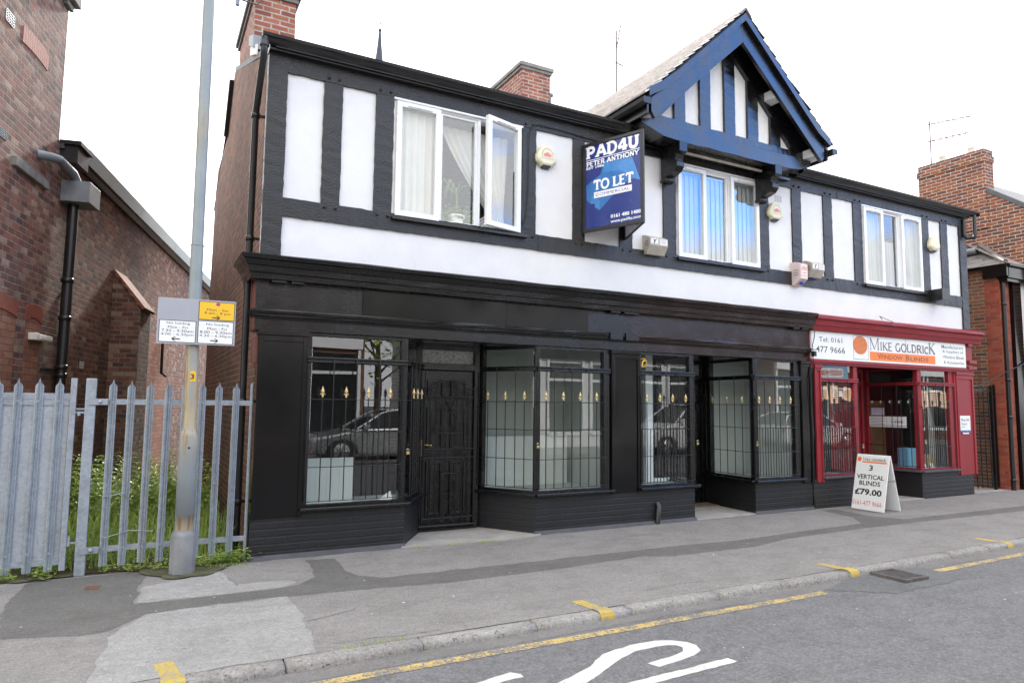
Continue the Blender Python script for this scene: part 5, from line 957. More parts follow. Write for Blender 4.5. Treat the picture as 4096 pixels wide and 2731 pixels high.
tb = T((9.43, -.235, .012), (0, -1, 0), (-.20, 0, .845)); mb = MB(); mb.fbox(0, Wa, .0, Ha, 0, .016, tb); mb.build('rear_panel', 'signwhite', AB, bevel=.006)
mb = MB(); mb.fbox(-.0, Wa, Ha-.02, Ha+.012, -.03, -.017, ta); mb.build('hinge', 'signwhite', AB)
mb = MB(); mb.tube([ta(Wa-.004, Ha*.55, -.02), tb(Wa-.004, Ha*.55, 0)], .005, 6); mb.build('stay_strap', 'iron', AB)
mb = MB(); lw_ = lambda body, a, b, v, h, bd=.02, c=.001: text_mb(mb, body, ta, Wa*a, Wa*b, Ha*(1-v-h/2), Ha*(1-v+h/2), c, bold=bd)
lw_('3', .42, .54, .235, .10); lw_('VERTICAL', .07, .90, .40, .085); lw_('BLINDS', .17, .81, .515, .085); lw_('£79.00', .06, .88, .675, .115, .035); mb.build('lettering', 'ink', fb, fix=False)
mb = MB(); lw_('0161-477 9666', .02, .91, .875, .085, .0); mb.build('lettering', 'redink', fb, fix=False, label='orange telephone number')
mb = MB(); serif_mb(mb, [('M', .05), ('I', .036), ('K', .036), ('E', .036), (' ', .036), ('G', .036), ('O', .036), ('L', .036), ('D', .036), ('R', .036), ('I', .036), ('C', .03), ('K', .048)], ta, Wa*.20, Wa*.93, Ha*.895, .001, .006, .22); mb.build('lettering', 'greyink', fb, fix=False)
mb = MB(); mb.fbox(Wa*.19, Wa*.93, Ha*.855, Ha*.882, 0, .001, ta); cN = 24; mb.add([ta(Wa*.095+.036*math.cos(2*math.pi*k/cN), Ha*.915+.036*math.sin(2*math.pi*k/cN), .001) for k in range(cN)], [tuple(range(cN))]); mb.build('orange_logo', 'orange', fb, fix=False)

# ================================================================== ALARM BOXES AND SMALL FIXTURES
def rounded_alarm(x, z, w_, h, label, lens=True, art=True, dome=False):
    o = thing('burglar_alarm', label, 'alarm box', (x, 0, z)); t = T((x, -.002, z), (1, 0, 0), (0, 0, 1))
    sh_ = [(-.5, -.12), (-.46, -.26), (-.22, -.44), (.22, -.44), (.46, -.26), (.5, -.12), (.47, .08), (.30, .40), (.18, .5), (-.18, .5), (-.30, .40), (-.47, .08)]
    mb = MB(); n = len(sh_); rings = []
    for c, k in ((0, 1), (.05, 1), (.075, .9), (.085, .78)) if not dome else ((0, 1), (.05, 1), (.085, .88), (.105, .6)): rings.append([t(a*w_*k, b*h*k+.012*(1-k), c) for a, b in sh_])
    vs = [p for r in rings for p in r]; m = len(rings); mb.add(vs, [tuple(range(n))[::-1], tuple((m-1)*n+i for i in range(n))]+[(i*n+k, i*n+(k+1) % n, (i+1)*n+(k+1) % n, (i+1)*n+k) for i in range(m-1) for k in range(n)]); mb.build('alarm_case', 'cream', o, bevel=.004)
    if lens: mb = MB(); mb.add([t(a, b, c) for a, b, c in ((-w_*.2, -h*.47, .01), (w_*.2, -h*.47, .01), (w_*.2, -h*.40, .07), (-w_*.2, -h*.40, .07), (-w_*.17, -h*.53, .012), (w_*.17, -h*.53, .012), (w_*.17, -h*.45, .065), (-w_*.17, -h*.45, .065))], [(0, 1, 2, 3), (7, 6, 5, 4), (0, 4, 5, 1), (1, 5, 6, 2), (2, 6, 7, 3), (3, 7, 4, 0)]); mb.build('strobe_lens', 'darklens', o)
    if art:
        mb = MB()
        for i, (a, hh) in enumerate(((-.15, .10), (-.09, .13), (-.03, .17), (.03, .17), (.09, .13), (.15, .10))): mb.fbox(w_*(a-.026), w_*(a+.026), -h*.02, h*hh, .0865, .0875, t)
        mb.build('red_emblem', 'pinkink', o)
        mb = MB(); cN = 22; mb.add([t(r*math.cos(math.pi*(-.12+1.24*k/cN)), h*.06+r*math.sin(math.pi*(-.12+1.24*k/cN)), .0866) for r in (w_*.245, w_*.26) for k in range(cN+1)], [(k, k+1, cN+2+k, cN+1+k) for k in range(cN)]); text_mb(mb, 'cityresponselimited', t, -w_*.33, w_*.33, -h*.14, -h*.09, .0868); mb.build('lettering', 'paleink', o, fix=False)
    return o
rounded_alarm(3.40, 4.80, .315, .29, 'cream rounded alarm box with red emblem, left of the blue TO LET board')
rounded_alarm(7.645, 4.685, .335, .29, 'cream rounded alarm box below a wall vent, right of the middle upper window')
rounded_alarm(11.91, 4.675, .34, .29, 'plain cream domed alarm box right of the rightmost upper window', art=False, dome=True)
def bell_box(x0, x1, z0, z1, d, label, mat, kind):
    o = thing('alarm_bell_box', label, 'alarm box', ((x0+x1)/2, 0, z0)); t = FAC; mb = MB(); W, H = x1-x0, z1-z0
    if kind == 'wide': prof = [(0, z0), (0, z1), (d*.35, z1-.01), (d, z1-H*.22), (d, z0+H*.42), (d*.55, z0)]
    else: prof = [(0, z0), (0, z1), (d*.5, z1-.005), (d, z1-H*.12), (d, z0+H*.24), (d*.35, z0)]
    mb.prism(prof, -(x1), -(x0), T((0, 0, 0), (0, -1, 0), (0, 0, 1), (-1, 0, 0))); c_ = mb.build('bell_case', mat, o, bevel=.006)
    mb = MB()
    for i in range(3): mb.add([(x0-.0015, -d*q, z) for z in (z1-H*(.36+.1*i), z1-H*(.36+.1*i)-.008) for q in (.3, .75)], [(0, 1, 3, 2)])
    mb.build('louvre', 'vent', c_, fix=False)
    t2 = T((x0, -d, z0), (1, 0, 0), (0, 0, 1))
    if kind == 'wide':
        mb = MB(); mb.fbox(W*.05, W*.44, H*.50, H*.74, .001, .002, t2); mb.fbox(W*.55, W*.95, H*.46, H*.74, .001, .002, t2); mb.build('label', 'signwhite', c_)
        mb = MB(); mb.add([t2(W*a, H*b, .003) for a, b in ((.2, .5), (.26, .52), (.27, .6), (.36, .7), (.34, .73), (.25, .66), (.19, .72), (.17, .70), (.21, .62))], [tuple(range(9))]); text_mb(mb, 'SECURITY', t2, W*.6, W*.9, H*.63, H*.69, .003); text_mb(mb, 'ALARMS', t2, W*.63, W*.87, H*.53, H*.59, .003); mb.build('lettering', 'ink', c_, fix=False)
    else:
        mb = MB(); mb.fbox(W*.1, W*.95, H*.26, H*.86, .001, .002, t2); mb.build('label', 'creamwhite', c_)
        mb = MB()
        for i in range(5): q = .18+.14*i; mb.fbox(W*q, W*(q+.09), H*.62, H*(.74+.03*(i % 3)), .002, .003, t2); mb.fbox(W*q, W*(q+.08), H*(.34+.02*(i % 2)), H*.40, .002, .003, t2)
        mb.fbox(W*.3, W*.75, H*.48, H*.52, .002, .003, t2); mb.build('red_emblem', 'pinkink', c_)
    return o
bell_box(5.01, 5.33, 3.70, 3.985, .17, 'dirty white alarm bell box with stickers left of the middle upper window, above the rail', 'beige', 'wide')
o = bell_box(8.335, 8.64, 3.70, 3.985, .17, 'beige alarm bell box with louvres and stickers, behind the pink alarm box', 'beige', 'wide'); mb = MB(); mb.lathe([(.028, 0), (.026, .02), (0, .032)], (8.42, -.09, 3.70), (0, 0, -1), 12); mb.build('strobe_lens', 'bluelens', o)
o = bell_box(8.015, 8.185, 3.54, 3.915, .20, 'faded pink tall alarm box with a blue lens underneath on the timber rail', 'pinkish', 'tall'); mb = MB(); mb.lathe([(.036, 0), (.034, .03), (0, .045)], (8.11, -.13, 3.585), (.0, -.3, -1), 12); mb.build('strobe_lens', 'bluelens', o)
mb = MB(); mb.prism([(.02, 3.60), (.02, 3.80), (.27, 3.80), (.27, 3.585), (.20, 3.585)], -11.975, -11.73, T((0, 0, 0), (0, -1, 0), (0, 0, 1), (-1, 0, 0))); o = one(mb, 'black_bell_box', 'plastic', 'black square box jutting from the timber rail below the rightmost upper window', 'alarm box', bevel=.006)
mb = MB()
for i in range(3):
    for k in range(5): x = 7.70+.058*i; z = 4.885+.022*k; mb.fbox(x, x+.042, z, z+.012, .001, .003)
one(mb, 'wall_vent', 'beige', 'small white plastic grille vent in the white panel above the second cream alarm box', 'vent')
mb = MB(); pts = [(3.02, -.045, 3.80), (3.06, -.045, 3.83), (3.12, -.045, 3.95), (3.145, -.045, 4.3), (3.15, -.045, 4.7), (3.155, -.045, 5.05), (3.19, -.045, 5.17), (3.27, -.045, 5.21), (3.6, -.045, 5.21), (4.3, -.045, 5.17)]; mb.tube(pts, .006, 6); one(mb, 'aerial_cable', 'plastic', 'thin black cable looping up the timber stud beside the left upper window', 'cable')
mb = MB(); mb.tube([(8.45, -.03, 2.98), (8.44, -.10, 2.90), (8.42, -.10, 2.72), (8.40, -.08, 2.6), (8.41, -.08, 2.45), (8.43, -.06, 2.3), (8.36, -.05, 2.0), (8.41, -.05, 1.2), (8.40, -.05, .5), (8.35, -.05, .25), (8.40, -.05, .05)], .007, 6); mb.box(8.385, 8.44, -.12, -.06, 2.42, 2.5); mb.box(8.35, 8.43, -.12, -.09, 2.52, 2.53); one(mb, 'telephone_cable', 'plastic', 'black cable drop with junction box where the brown and red shopfronts meet', 'cable')
mb = MB(); mb.tube([(10.2, -.1, 3.13), (10.15, -.1, 3.17), (10.12, -.1, 3.19), (10.22, -.15, 3.14), (10.32, -.21, 3.09), (10.28, -.22, 3.03)], .006, 5); one(mb, 'wire_offcut', 'meter', 'short reddish wire offcut curling over the red cornice', 'cable')
def padlock(x, y, z, label, yaw=0.):
    o = thing('padlock', label, 'padlock', (x, y, z), 'padlocks on the window grilles'); mb = MB(); mb.box(x-.018, x+.018, y-.009, y+.009, z-.035, z+.0); mb.build('lock_body', 'brass', o, bevel=.004)
    mb = MB(); mb.tube([(x+.012*math.cos(R(a)), y, z+.014+.016*math.sin(R(a))) for a in range(0, 181, 20)], .0035, 6); mb.build('shackle', 'steel', o)
padlock(1.60, -.075, 1.06, 'brass padlock on the grille corner at left of the panelled door'); padlock(3.285, -.085, 1.095, 'brass padlock on the corner bar of the wide splayed window right of the panelled door')
padlock(5.915, -.08, 1.09, 'brass padlock at right edge of the window bearing the phone sticker'); padlock(7.10, -.085, 1.05, 'brass padlock on the corner bar right of the middle recessed doorway')
padlock(9.585, -.08, .97, 'brass padlock beside the narrow red-framed window above the A-board'); padlock(11.33, -.085, 1.01, 'small padlock on the red corner post behind the A-board')
mb = MB(); cN = 28; C0 = (5.035, 2.193); f = lambda a, b: (C0[0]+a, .026, C0[1]+b)
mb.add([f(r*math.cos(2*math.pi*k/cN), r*math.sin(2*math.pi*k/cN)) for r in (.055, .063) for k in range(cN)], [(k, (k+1) % cN, cN+(k+1) % cN, cN+k) for k in range(cN)])
ph = [(.018, .042), (.034, .036), (.036, .018), (.022, .016), (.010, .02), (-.006, .0), (-.008, -.016), (.0, -.022), (-.006, -.042), (-.022, -.044), (-.030, -.030), (-.026, .0), (-.012, .028)]
mb.add([f(*q) for q in ph], [tuple(range(len(ph)))]); one(mb, 'phone_sticker', 'signyellow', 'round yellow telephone symbol sticker on the glass of the third shop window', 'sticker')
def paper(pts, mat, label, y, name='paper_notice', lines=4, cat='notice', group=None, ink='paleink'):
    o = thing(name, label, cat, (pts[0][0], y, pts[0][1]), group); n = 5; mb = MB()
    P_ = [Vector((a, 0, b)) for a, b in pts]; q = lambda u_, v_, c=0: (lambda p: (p.x, y+c+.006*math.sin(u_*3+v_*2), p.z))((P_[0]*(1-u_)+P_[1]*u_)*(1-v_)+(P_[3]*(1-u_)+P_[2]*u_)*v_)
    mb.add([q(i/n, j/n) for j in range(n+1) for i in range(n+1)], [(j*(n+1)+i, j*(n+1)+i+1, (j+1)*(n+1)+i+1, (j+1)*(n+1)+i) for j in range(n) for i in range(n)]); s_ = mb.build('sheet', mat, o, fix=False)
    mb = MB()
    for k in range(lines):
        v0 = .15+.7*k/max(1, lines); a, b = (.15, .85) if k % 2 == 0 else (.22, .75); mb.add([q(a+(b-a)*i/n, v, -.0025) for v in (v0, v0+.05) for i in range(n+1)], [(i, i+1, n+2+i, n+1+i) for i in range(n)])
    mb.build('print', ink, s_, fix=False); return o
gE = 'peach notices in the left red window'; gF = 'peach notices in the right red window'
paper([(8.70, 1.94), (8.88, 1.965), (8.915, 1.745), (8.715, 1.70)], 'peach', 'leftmost tilted peach notice at top of the narrow red-framed window', .05, group=gE)
paper([(8.972, 1.967), (9.181, 1.969), (9.176, 1.673), (8.978, 1.671)], 'peach', 'upright peach notice in the middle of the narrow red-framed window', .05, group=gE, lines=6)
paper([(9.323, 1.962), (9.515, 1.922), (9.473, 1.703), (9.262, 1.75)], 'peach', 'right-hand tilted peach notice at top of the narrow red-framed window', .05, group=gE)
paper([(9.15, 1.885), (9.285, 1.885), (9.27, 1.787), (9.15, 1.787)], 'paper', 'small white card between peach notices in the narrow red-framed window', .058, lines=2)
paper([(11.46, 1.895), (11.668, 1.933), (11.697, 1.631), (11.52, 1.603)], 'peach', 'left-hand tilted peach notice in the rightmost red window', .05, group=gF, lines=6)
paper([(11.76, 1.941), (11.978, 1.948), (11.986, 1.652), (11.768, 1.644)], 'peach', 'upright middle peach notice in the rightmost red window', .05, group=gF, lines=6)
paper([(12.085, 1.91), (12.262, 1.905), (12.251, 1.608), (12.062, 1.625)], 'peach', 'right-hand peach notice in the rightmost red window', .05, group=gF, lines=5)
FS = wall_frame((11.22, 1.0), (11.3, 0)); fsp = lambda a, z: FS(a, z, -.03)
def splay_paper(a0, a1, z0, z1, mat, label, body=None, lines=5):
    o = thing('paper_notice', label, 'notice', tuple(fsp((a0+a1)/2, z0)), 'papers stuck in the red doorway window'); mb = MB(); mb.fbox(a0, a1, z0, z1, -.032, -.030, FS); s_ = mb.build('sheet', mat, o); mb = MB()
    if body: text_mb(mb, body, FS, a0+(a1-a0)*.22, a1-(a1-a0)*.18, z0+(z1-z0)*.40, z0+(z1-z0)*.62, -.0295, bold=.03)
    else:
        for k in range(lines): z = z1-(z1-z0)*(.15+.7*k/lines); mb.fbox(a0+.03, a1-.03-.04*(k % 2), z-.006, z, -.0298, -.0293, FS)
    mb.build('print', 'ink' if body else 'paleink', s_, fix=False)
splay_paper(.115, .36, 1.475, 1.61, 'lilac', 'lilac notice stuck above white papers in the red doorway window', lines=3)
splay_paper(.07, .40, 1.25, 1.45, 'paper', 'white paper with grey print, left of the pair in the red doorway window')
splay_paper(.405, .765, 1.25, 1.45, 'paper', 'white paper reading 3 - 4 DAYS in the red doorway window', '3 - 4 DAYS')
for i, a in enumerate((.138, .306, .479, .647, .817)):
    mb = MB(); cN = 14; mb.add([FS(a+r*math.cos(2*math.pi*k/cN), 1.722+r*math.sin(2*math.pi*k/cN), -.03) for r in (.009, .024) for k in range(cN)], [(k, (k+1) % cN, cN+(k+1) % cN, cN+k) for k in range(cN)]); one(mb, 'sucker_disc', 'paper', 'small white ring in the row stuck above the lilac notice', 'disc', 'row of white rings on the red doorway window')
o = thing('address_plate', 'white address plate with blue band on the red pilaster', 'sign', (12.69, -.04, 1.17)); t = T((0, -.036, 0), (1, 0, 0), (0, 0, 1)); mb = MB(); mb.fbox(12.525, 12.858, 1.19, 1.478, 0, .003, t); s_ = mb.build('plate', 'signwhite', o)
mb = MB(); mb.fbox(12.527, 12.856, 1.17, 1.205, .0005, .004, t); mb.build('blue_band', 'midblue', s_); mb = MB(); text_mb(mb, '9A to 13A', t, 12.56, 12.82, 1.375, 1.425, .0045, bold=.03); text_mb(mb, 'Bramhall', t, 12.565, 12.735, 1.305, 1.345, .0045); text_mb(mb, 'Lane', t, 12.565, 12.665, 1.255, 1.29, .0045); mb.build('lettering', 'paleink', s_, fix=False)
mb = MB(); mb.fbox(12.60, 12.80, 1.135, 1.16, .034, .037); one(mb, 'sticker_strip', 'signwhite', 'narrow white sticker strip just below the address plate', 'sticker')

# ------------------------------------------------------------------ window dressing
def curtain(x0, x1, z0, z1, y, label, mat='curtain', folds=7, tie=None, name='curtain', group=None, amp=.028, zt=None):
    nx, nz = 60, 26; mb = MB(); vs = []
    for j in range(nz+1):
        v = j/nz; z = z0+(z1-z0)*v
        for i in range(nx+1):
            u_ = i/nx; a, b = x0, x1
            if tie:
                tz, ta_, tb_ = tie; k = max(0., 1-abs(z-tz)/(z1-tz)) if z > tz else max(0., 1-(tz-z)/(max(.01, tz-z0))*.5); k = k**1.25; a, b = x0+(ta_-x0)*k, x1+(tb_-x1)*k
            x = a+(b-a)*u_; ph_ = u_*folds*2*math.pi+.6*math.sin(u_*5.1+1)
            vs.append((x, y+amp*(math.sin(ph_)+.35*math.sin(2.3*ph_+v))*(.6+.4*(1-v)), z))
    mb.add(vs, [(j*(nx+1)+i, j*(nx+1)+i+1, (j+1)*(nx+1)+i+1, (j+1)*(nx+1)+i) for j in range(nz) for i in range(nx)], True)
    o = mb.build(name, mat, fix=False, at=((x0+x1)/2, y, z0)); return tag(o, label, 'blind' if 'blind' in name else 'curtain', group)
curtain(1.38, 1.98, 3.74, 5.05, .075, 'closed cream curtain hanging behind the left pane of the left upper window', folds=6, amp=.018)
curtain(2.05, 2.99, 3.74, 5.05, .25, 'cream curtain tied back to the right in the left upper window', folds=8, tie=(4.02, 2.72, 2.93), amp=.02)
o = thing('pot_plant', 'leafy plant in a white pot on the sill of the left upper window', 'pot plant', (2.22, .14, 3.75)); mb = MB(); mb.lathe([(.075, 0), (.095, .10), (.115, .115), (.115, .135), (.10, .135), (.095, .11), (.02, .10)], (2.22, .13, 3.755), n=20); mb.build('pot', 'pot', o)
def leaves(mb, centre, spread, n, size, droop=.3, flat=.35):
    for _ in range(n):
        p = Vector((centre[0]+random.gauss(0, spread[0]), centre[1]+random.gauss(0, spread[1]), centre[2]+random.gauss(0, spread[2]))); a = random.uniform(0, 2*math.pi); L_ = size*random.uniform(.6, 1.3)
        d = Vector((math.cos(a), math.sin(a), random.uniform(-droop, .5))).normalized(); s_ = d.cross(Vector((random.gauss(0, flat), random.gauss(0, flat), 1))).normalized(); m = p+d*L_*.5
        mb.add([p, m+s_*L_*.3+Vector((0, 0, .04*L_)), p+d*L_, m-s_*L_*.3], [(0, 1, 2), (0, 2, 3)])
mb = MB(); leaves(mb, (2.2, .13, 3.90), (.13, .03, .055), 420, .05); mb.build('foliage', 'leaf', o, fix=False)
mb = MB()
for k in range(18):
    a = random.uniform(0, 2*math.pi); q = random.uniform(.15, .36); mb.add([(2.24, .17, 4.18), (2.24+q*.5*math.cos(a)+.008, .19+.06*math.sin(a), 4.20+q*.6*abs(math.sin(a*1.3))), (2.24+q*math.cos(a), .19+.1*math.sin(a), 4.18+q*.7*math.sin(a*1.3)), (2.24+q*.5*math.cos(a)-.008, .19+.06*math.sin(a), 4.20+q*.55*abs(math.sin(a*1.3)))], [(0, 1, 2, 3)])
mb.tube([(2.25, .16, 3.85), (2.24, .17, 4.18)], .012, 6); mb.build('palm_leaves', 'leafdark', o, fix=False)
for k, (a, b) in enumerate(((5.69, 6.15), (6.20, 6.68), (6.78, 7.24))):
    mb = MB(); n = int((b-a)/.088)
    for i in range(n): x = a+(b-a)*(i+.5)/n; mb.add([(x-.050, .068, 3.78), (x+.044, .082, 3.78), (x+.044, .082, 5.03), (x-.050, .068, 5.03)], [(0, 1, 2, 3)])
    mb.box(a, b, .06, .11, 5.03, 5.07); one(mb, 'vertical_blind', 'blind', ('closed vertical blind in the left pane', 'closed vertical blind in the fixed middle pane', 'closed vertical blind in the right pane')[k]+' of the window under the gable', 'blind', 'blinds under the gable')
curtain(9.90, 10.40, 3.74, 5.06, .075, 'sheer pale curtain in the left pane of the rightmost upper window', mat='blind', folds=7, amp=.018, group='curtains of the rightmost upper window')
curtain(10.98, 11.50, 3.74, 5.06, .10, 'sheer pale curtain in the right pane of the rightmost upper window', mat='blind', folds=4, tie=(4.0, 11.28, 11.48), group='curtains of the rightmost upper window')
curtain(10.62, 10.93, 3.74, 4.62, .13, 'grey half curtain low in the middle pane of the rightmost upper window', mat='signgrey', folds=4)
mb = MB()
for i in range(6): x = 8.74+i*.075; mb.box(x, x+.06, .45, .455, .49, 1.35)
one(mb, 'sample_blind', 'blind', 'row of white vertical blind strips in the narrow red-framed window', 'blind')
mb = MB()
for i in range(3): x = 12.09+i*.065; mb.box(x, x+.055, .30, .305, .49, 2.0)
one(mb, 'sample_blind', 'blind', 'tall white vertical blind strips at right of the rightmost red window', 'blind')
mb = MB(); mb.box(11.60, 11.86, .42, .62, .48, .86); mb.box(11.62, 11.84, .41, .42, .52, .82); one(mb, 'display_case', 'mirrorblue', 'blue grey display panel standing low in the red doorway window', 'display', bevel=.01)
mb = MB(); mb.box(11.9, 12.15, .25, .45, .478, .74); mb.box(11.92, 12.13, .24, .25, .50, .70); one(mb, 'cardboard_box', 'tan', 'small brown box low in the rightmost red window', 'box', bevel=.004)
mb = MB()
for x in (11.55, 11.72, 11.95): mb.add([(x, .2, .485), (x+.10, .18, .485), (x+.06, .22, .60), (x+.01, .24, .58)], [(0, 1, 2), (0, 2, 3)])
one(mb, 'folded_leaflets', 'paper', 'folded white leaflets lying along the bottom of the rightmost red window', 'leaflets')
mb = MB(); mb.add([(1.30, .12, .484), (1.50, .10, .484), (1.50, .2, .60), (1.38, .24, .52)], [(0, 1, 2), (0, 2, 3)]); one(mb, 'folded_paper', 'paper', 'folded white paper in the bottom right corner of the leftmost shop window', 'paper')

# ------------------------------------------------------------------ aerials and spire
def aerial(x, y, z0, z1, label, booms, mast=.016):
    o = thing('tv_aerial', label, 'aerial', (x, y, z0)); mb = MB(); mb.tube([(x, y, z0), (x, y, z1)], mast, 6); mb.build('mast', 'rustiron', o)
    for (z, d, L_, n, el, rise) in booms:
        mb = MB(); d = Vector(d).normalized(); p = Vector((x, y, z)); s_ = d.cross(Vector((0, 0, 1))).normalized() if abs(d.z) < .95 else Vector((1, 0, 0)); mb.tube([p-d*L_*.1, p+d*L_], .012, 5)
        for i in range(n): q = p+d*L_*i/(n-1); mb.tube([q-s_*el, q+s_*el], .007, 4)
        mb.build('antenna_boom', 'meter', o)
aerial(7.58, 4.0, 6.2, 9.70, 'tall thin television aerial mast behind the street gable roof', [(9.25, (.25, .1, .95), .75, 8, .10, 0), (8.98, (1, .3, .05), .25, 3, .16, 0)])
aerial(15.3, 1.85, 7.38, 8.5, 'pinkish television aerial with two long booms on the orange chimney', [(8.42, (1, -.35, .28), 1.2, 7, .12, 0), (8.0, (1, -.35, .30), 1.1, 7, .12, 0)])
o = thing('aerial_bracket', 'short metal aerial pole clamped to the left end chimney at the top edge', 'aerial', (-.2, 1.95, 7.0)); mb = MB(); mb.tube([(-.22, 1.95, 6.86), (-.20, 1.95, 7.9)], .026, 8); mb.build('mast', 'lead', o); mb = MB(); mb.tube([(-.28, 1.93, 6.95), (.02, 1.93, 6.93), (.10, 1.93, 7.05), (.10, 1.95, 7.2)], .012, 6); mb.build('clamp_arm', 'rustiron', o)
o = thing('church_spire', 'slender dark church spire tip far behind the roof', 'spire', (14.5, 45, 20)); sp = Vector((14.43, 45, 0)); 
mb = MB(); mb.lathe([(.9, 24), (.16, 31.0), (.10, 31.9), (.05, 32.0)], sp, n=8, smooth=False); mb.build('spire_cone', 'spire', o); mb = MB(); mb.lathe([(.05, 31.9), (.14, 32.0), (.14, 32.1), (.04, 32.2), (.03, 32.6), (.07, 32.65), (.02, 32.8), (.012, 33.1)], sp, n=8); mb.build('finial', 'spire', o); mb = MB(); mb.box(sp.x-1, sp.x+1, 44, 46, 0, 24); mb.build('tower', 'stone', o)

# ================================================================== PLANTS IN THE YARD
def in_yard(x, y): p = Vector((x, y, 0))-LW.o; return p.dot(LW.n) > .08 and x < -.08
def weeds(n, ymin, ymax, hfun, size, mat, name, label):
    mb = MB(); k = 0
    while k < n:
        y = random.uniform(ymin, ymax); x = random.uniform(-3, 0)
        if not in_yard(x, y): continue
        k += 1; h = hfun(x, y)*random.uniform(.6, 1.15); lean = Vector((random.gauss(0, .10), random.gauss(0, .10), 1)).normalized(); m = max(3, int(h/.055))
        for i in range(m):
            q = (i+1)/m; p = Vector((x, y, 0))+lean*h*q; a0 = random.uniform(0, 3.14)
            for a in (a0, a0+math.pi):
                a += random.gauss(0, .3); L_ = size*random.uniform(.7, 1.3)*(1.1-.5*q); d = Vector((math.cos(a), math.sin(a), random.uniform(-.35, .25))).normalized(); s_ = d.cross(Vector((0, 0, 1))).normalized(); md = p+d*L_*.5
                mb.add([p, md+s_*L_*.28, p+d*L_-Vector((0, 0, L_*.2)), md-s_*L_*.28], [(0, 1, 2), (0, 2, 3)])
    o = mb.build(name, mat, fix=False); o['kind'] = 'stuff'; o['label'] = label; return o
random.seed(11)
weeds(400, 2.6, 6.9, lambda x, y: .55+.35*math.sin(y*1.1-1.3)+.1*math.sin(x*5), .10, 'leaf', 'nettle_bed', 'bright green nettle bed filling the yard behind the fence')
weeds(330, .3, 2.6, lambda x, y: .16+.12*max(0, math.sin(y*2.1+x*3)), .065, 'leafdark', 'low_weeds', 'low weeds and ivy behind the fence')
weeds(120, .12, 1.3, lambda x, y: .12, .06, 'leaf', 'low_weeds', 'low green weeds at foot of the fence')
mb = MB()
for _ in range(900):
    x = random.uniform(-1.3, -.05); y = random.uniform(-.05, 1.6)
    if not in_yard(x, y): continue
    a = random.uniform(0, 6.28); s_ = random.uniform(.012, .04); mb.add([(x, y, .016), (x+s_*math.cos(a), y+s_*math.sin(a), .02+s_*.3), (x+s_*.6*math.cos(a+1.2), y+s_*.6*math.sin(a+1.2), .018)], [(0, 1, 2)])
o = mb.build('leaf_litter', 'tan', fix=False); o['kind'] = 'stuff'
mb = MB()
for (x0_, x1_, y_, n) in ((1.7, 1.78, -.075, 26), (2.05, 2.3, -.13, 50), (2.45, 2.75, -.165, 80), (2.9, 3.1, -.15, 26), (.15, .6, -2.885, 60), (-.45, -.05, -.12, 120)):
    for _ in range(n):
        x = random.uniform(x0_, x1_); y = y_+random.gauss(0, .012 if x0_ > -.4 else .05); a = random.uniform(0, 6.28); h = random.uniform(.015, .045); mb.add([(x, y, .0), (x+.004, y, 0), (x+.02*math.cos(a), y+.02*math.sin(a), h)], [(0, 1, 2)])
o = mb.build('grass_tufts', 'leaf', fix=False); o['kind'] = 'stuff'
mb = MB()
for _ in range(2600):
    x = random.uniform(-2.6, -.06); y = random.uniform(.15, 4.5)
    if not in_yard(x, y): continue
    a = random.uniform(0, 6.28); h = random.uniform(.10, .38); q = random.uniform(.04, .2); wv = .006
    mb.add([(x-wv, y, 0), (x+wv, y, 0), (x+wv*.7+q*.4*math.cos(a), y+q*.4*math.sin(a), h*.7), (x+q*math.cos(a), y+q*math.sin(a), h), (x-wv*.7+q*.4*math.cos(a), y+q*.4*math.sin(a), h*.7)], [(0, 1, 2, 4), (4, 2, 3)])
o = mb.build('long_grass', 'leaf', fix=False); o['kind'] = 'stuff'; o['label'] = 'long bright grass among the weeds behind the fence'
mb = MB()
for cx_, cy_, n_ in ((-.42, -.10, 26), (-.26, -.02, 40), (-.12, .0, 30), (-.50, -.02, 14), (-1.05, .02, 14), (-1.22, .06, 14), (-1.75, -.0, 16), (-2.05, .02, 16), (-.85, .0, 10), (-.16, .22, 30)):
    for _ in range(n_):
        x = cx_+random.gauss(0, .06); y = cy_+random.gauss(0, .045); h = random.uniform(.02, .13)
        for k in range(4):
            a = random.uniform(0, 6.28); L_ = random.uniform(.025, .055); p = Vector((x, y, h*(.4+.2*k))); d = Vector((math.cos(a), math.sin(a), .15)); s_ = d.cross(Vector((0, 0, 1))).normalized(); md = p+d*L_*.5; mb.add([p, md+s_*L_*.32, p+d*L_, md-s_*L_*.32], [(0, 1, 2), (0, 2, 3)])
o = mb.build('verge_weeds', 'leaf', fix=False); o['kind'] = 'stuff'; o['label'] = 'small green weeds sprouting at foot of the fence and lamp post'
def sapling(x, y, h, n, label):
    o = thing('sycamore_sapling', label, 'sapling', (x, y, 0), 'saplings behind the fence'); mb = MB(); mb.tube([(x, y, 0), (x+.03, y, h*.5), (x+.01, y+.02, h)], [.010, .008, .005], 6); mb.build('stem', 'stem', o); mb = MB()
    for k in range(n):
        z = h*(.45+.55*k/n); a = k*2.4; d = Vector((math.cos(a), math.sin(a), .25)).normalized(); p = Vector((x+.02, y, z))+d*.12; s_ = d.cross(Vector((0, 0, 1))).normalized(); S_2 = random.uniform(.11, .16)
        lobes = [(0, 0), (.25, .55), (.45, .28), (.75, .62), (.72, .22), (1.15, .0), (.72, -.22), (.75, -.62), (.45, -.28), (.25, -.55)]; mb.add([p+d*a_*S_2+s_*b_*S_2-Vector((0, 0, a_*a_*.3*S_2)) for a_, b_ in lobes], [(0, i, i+1) for i in range(1, 9)]); mb.tube([Vector((x+.02, y, z-.02)), p], .003, 4)
    mb.build('leaves', 'leaflight', o, fix=False)
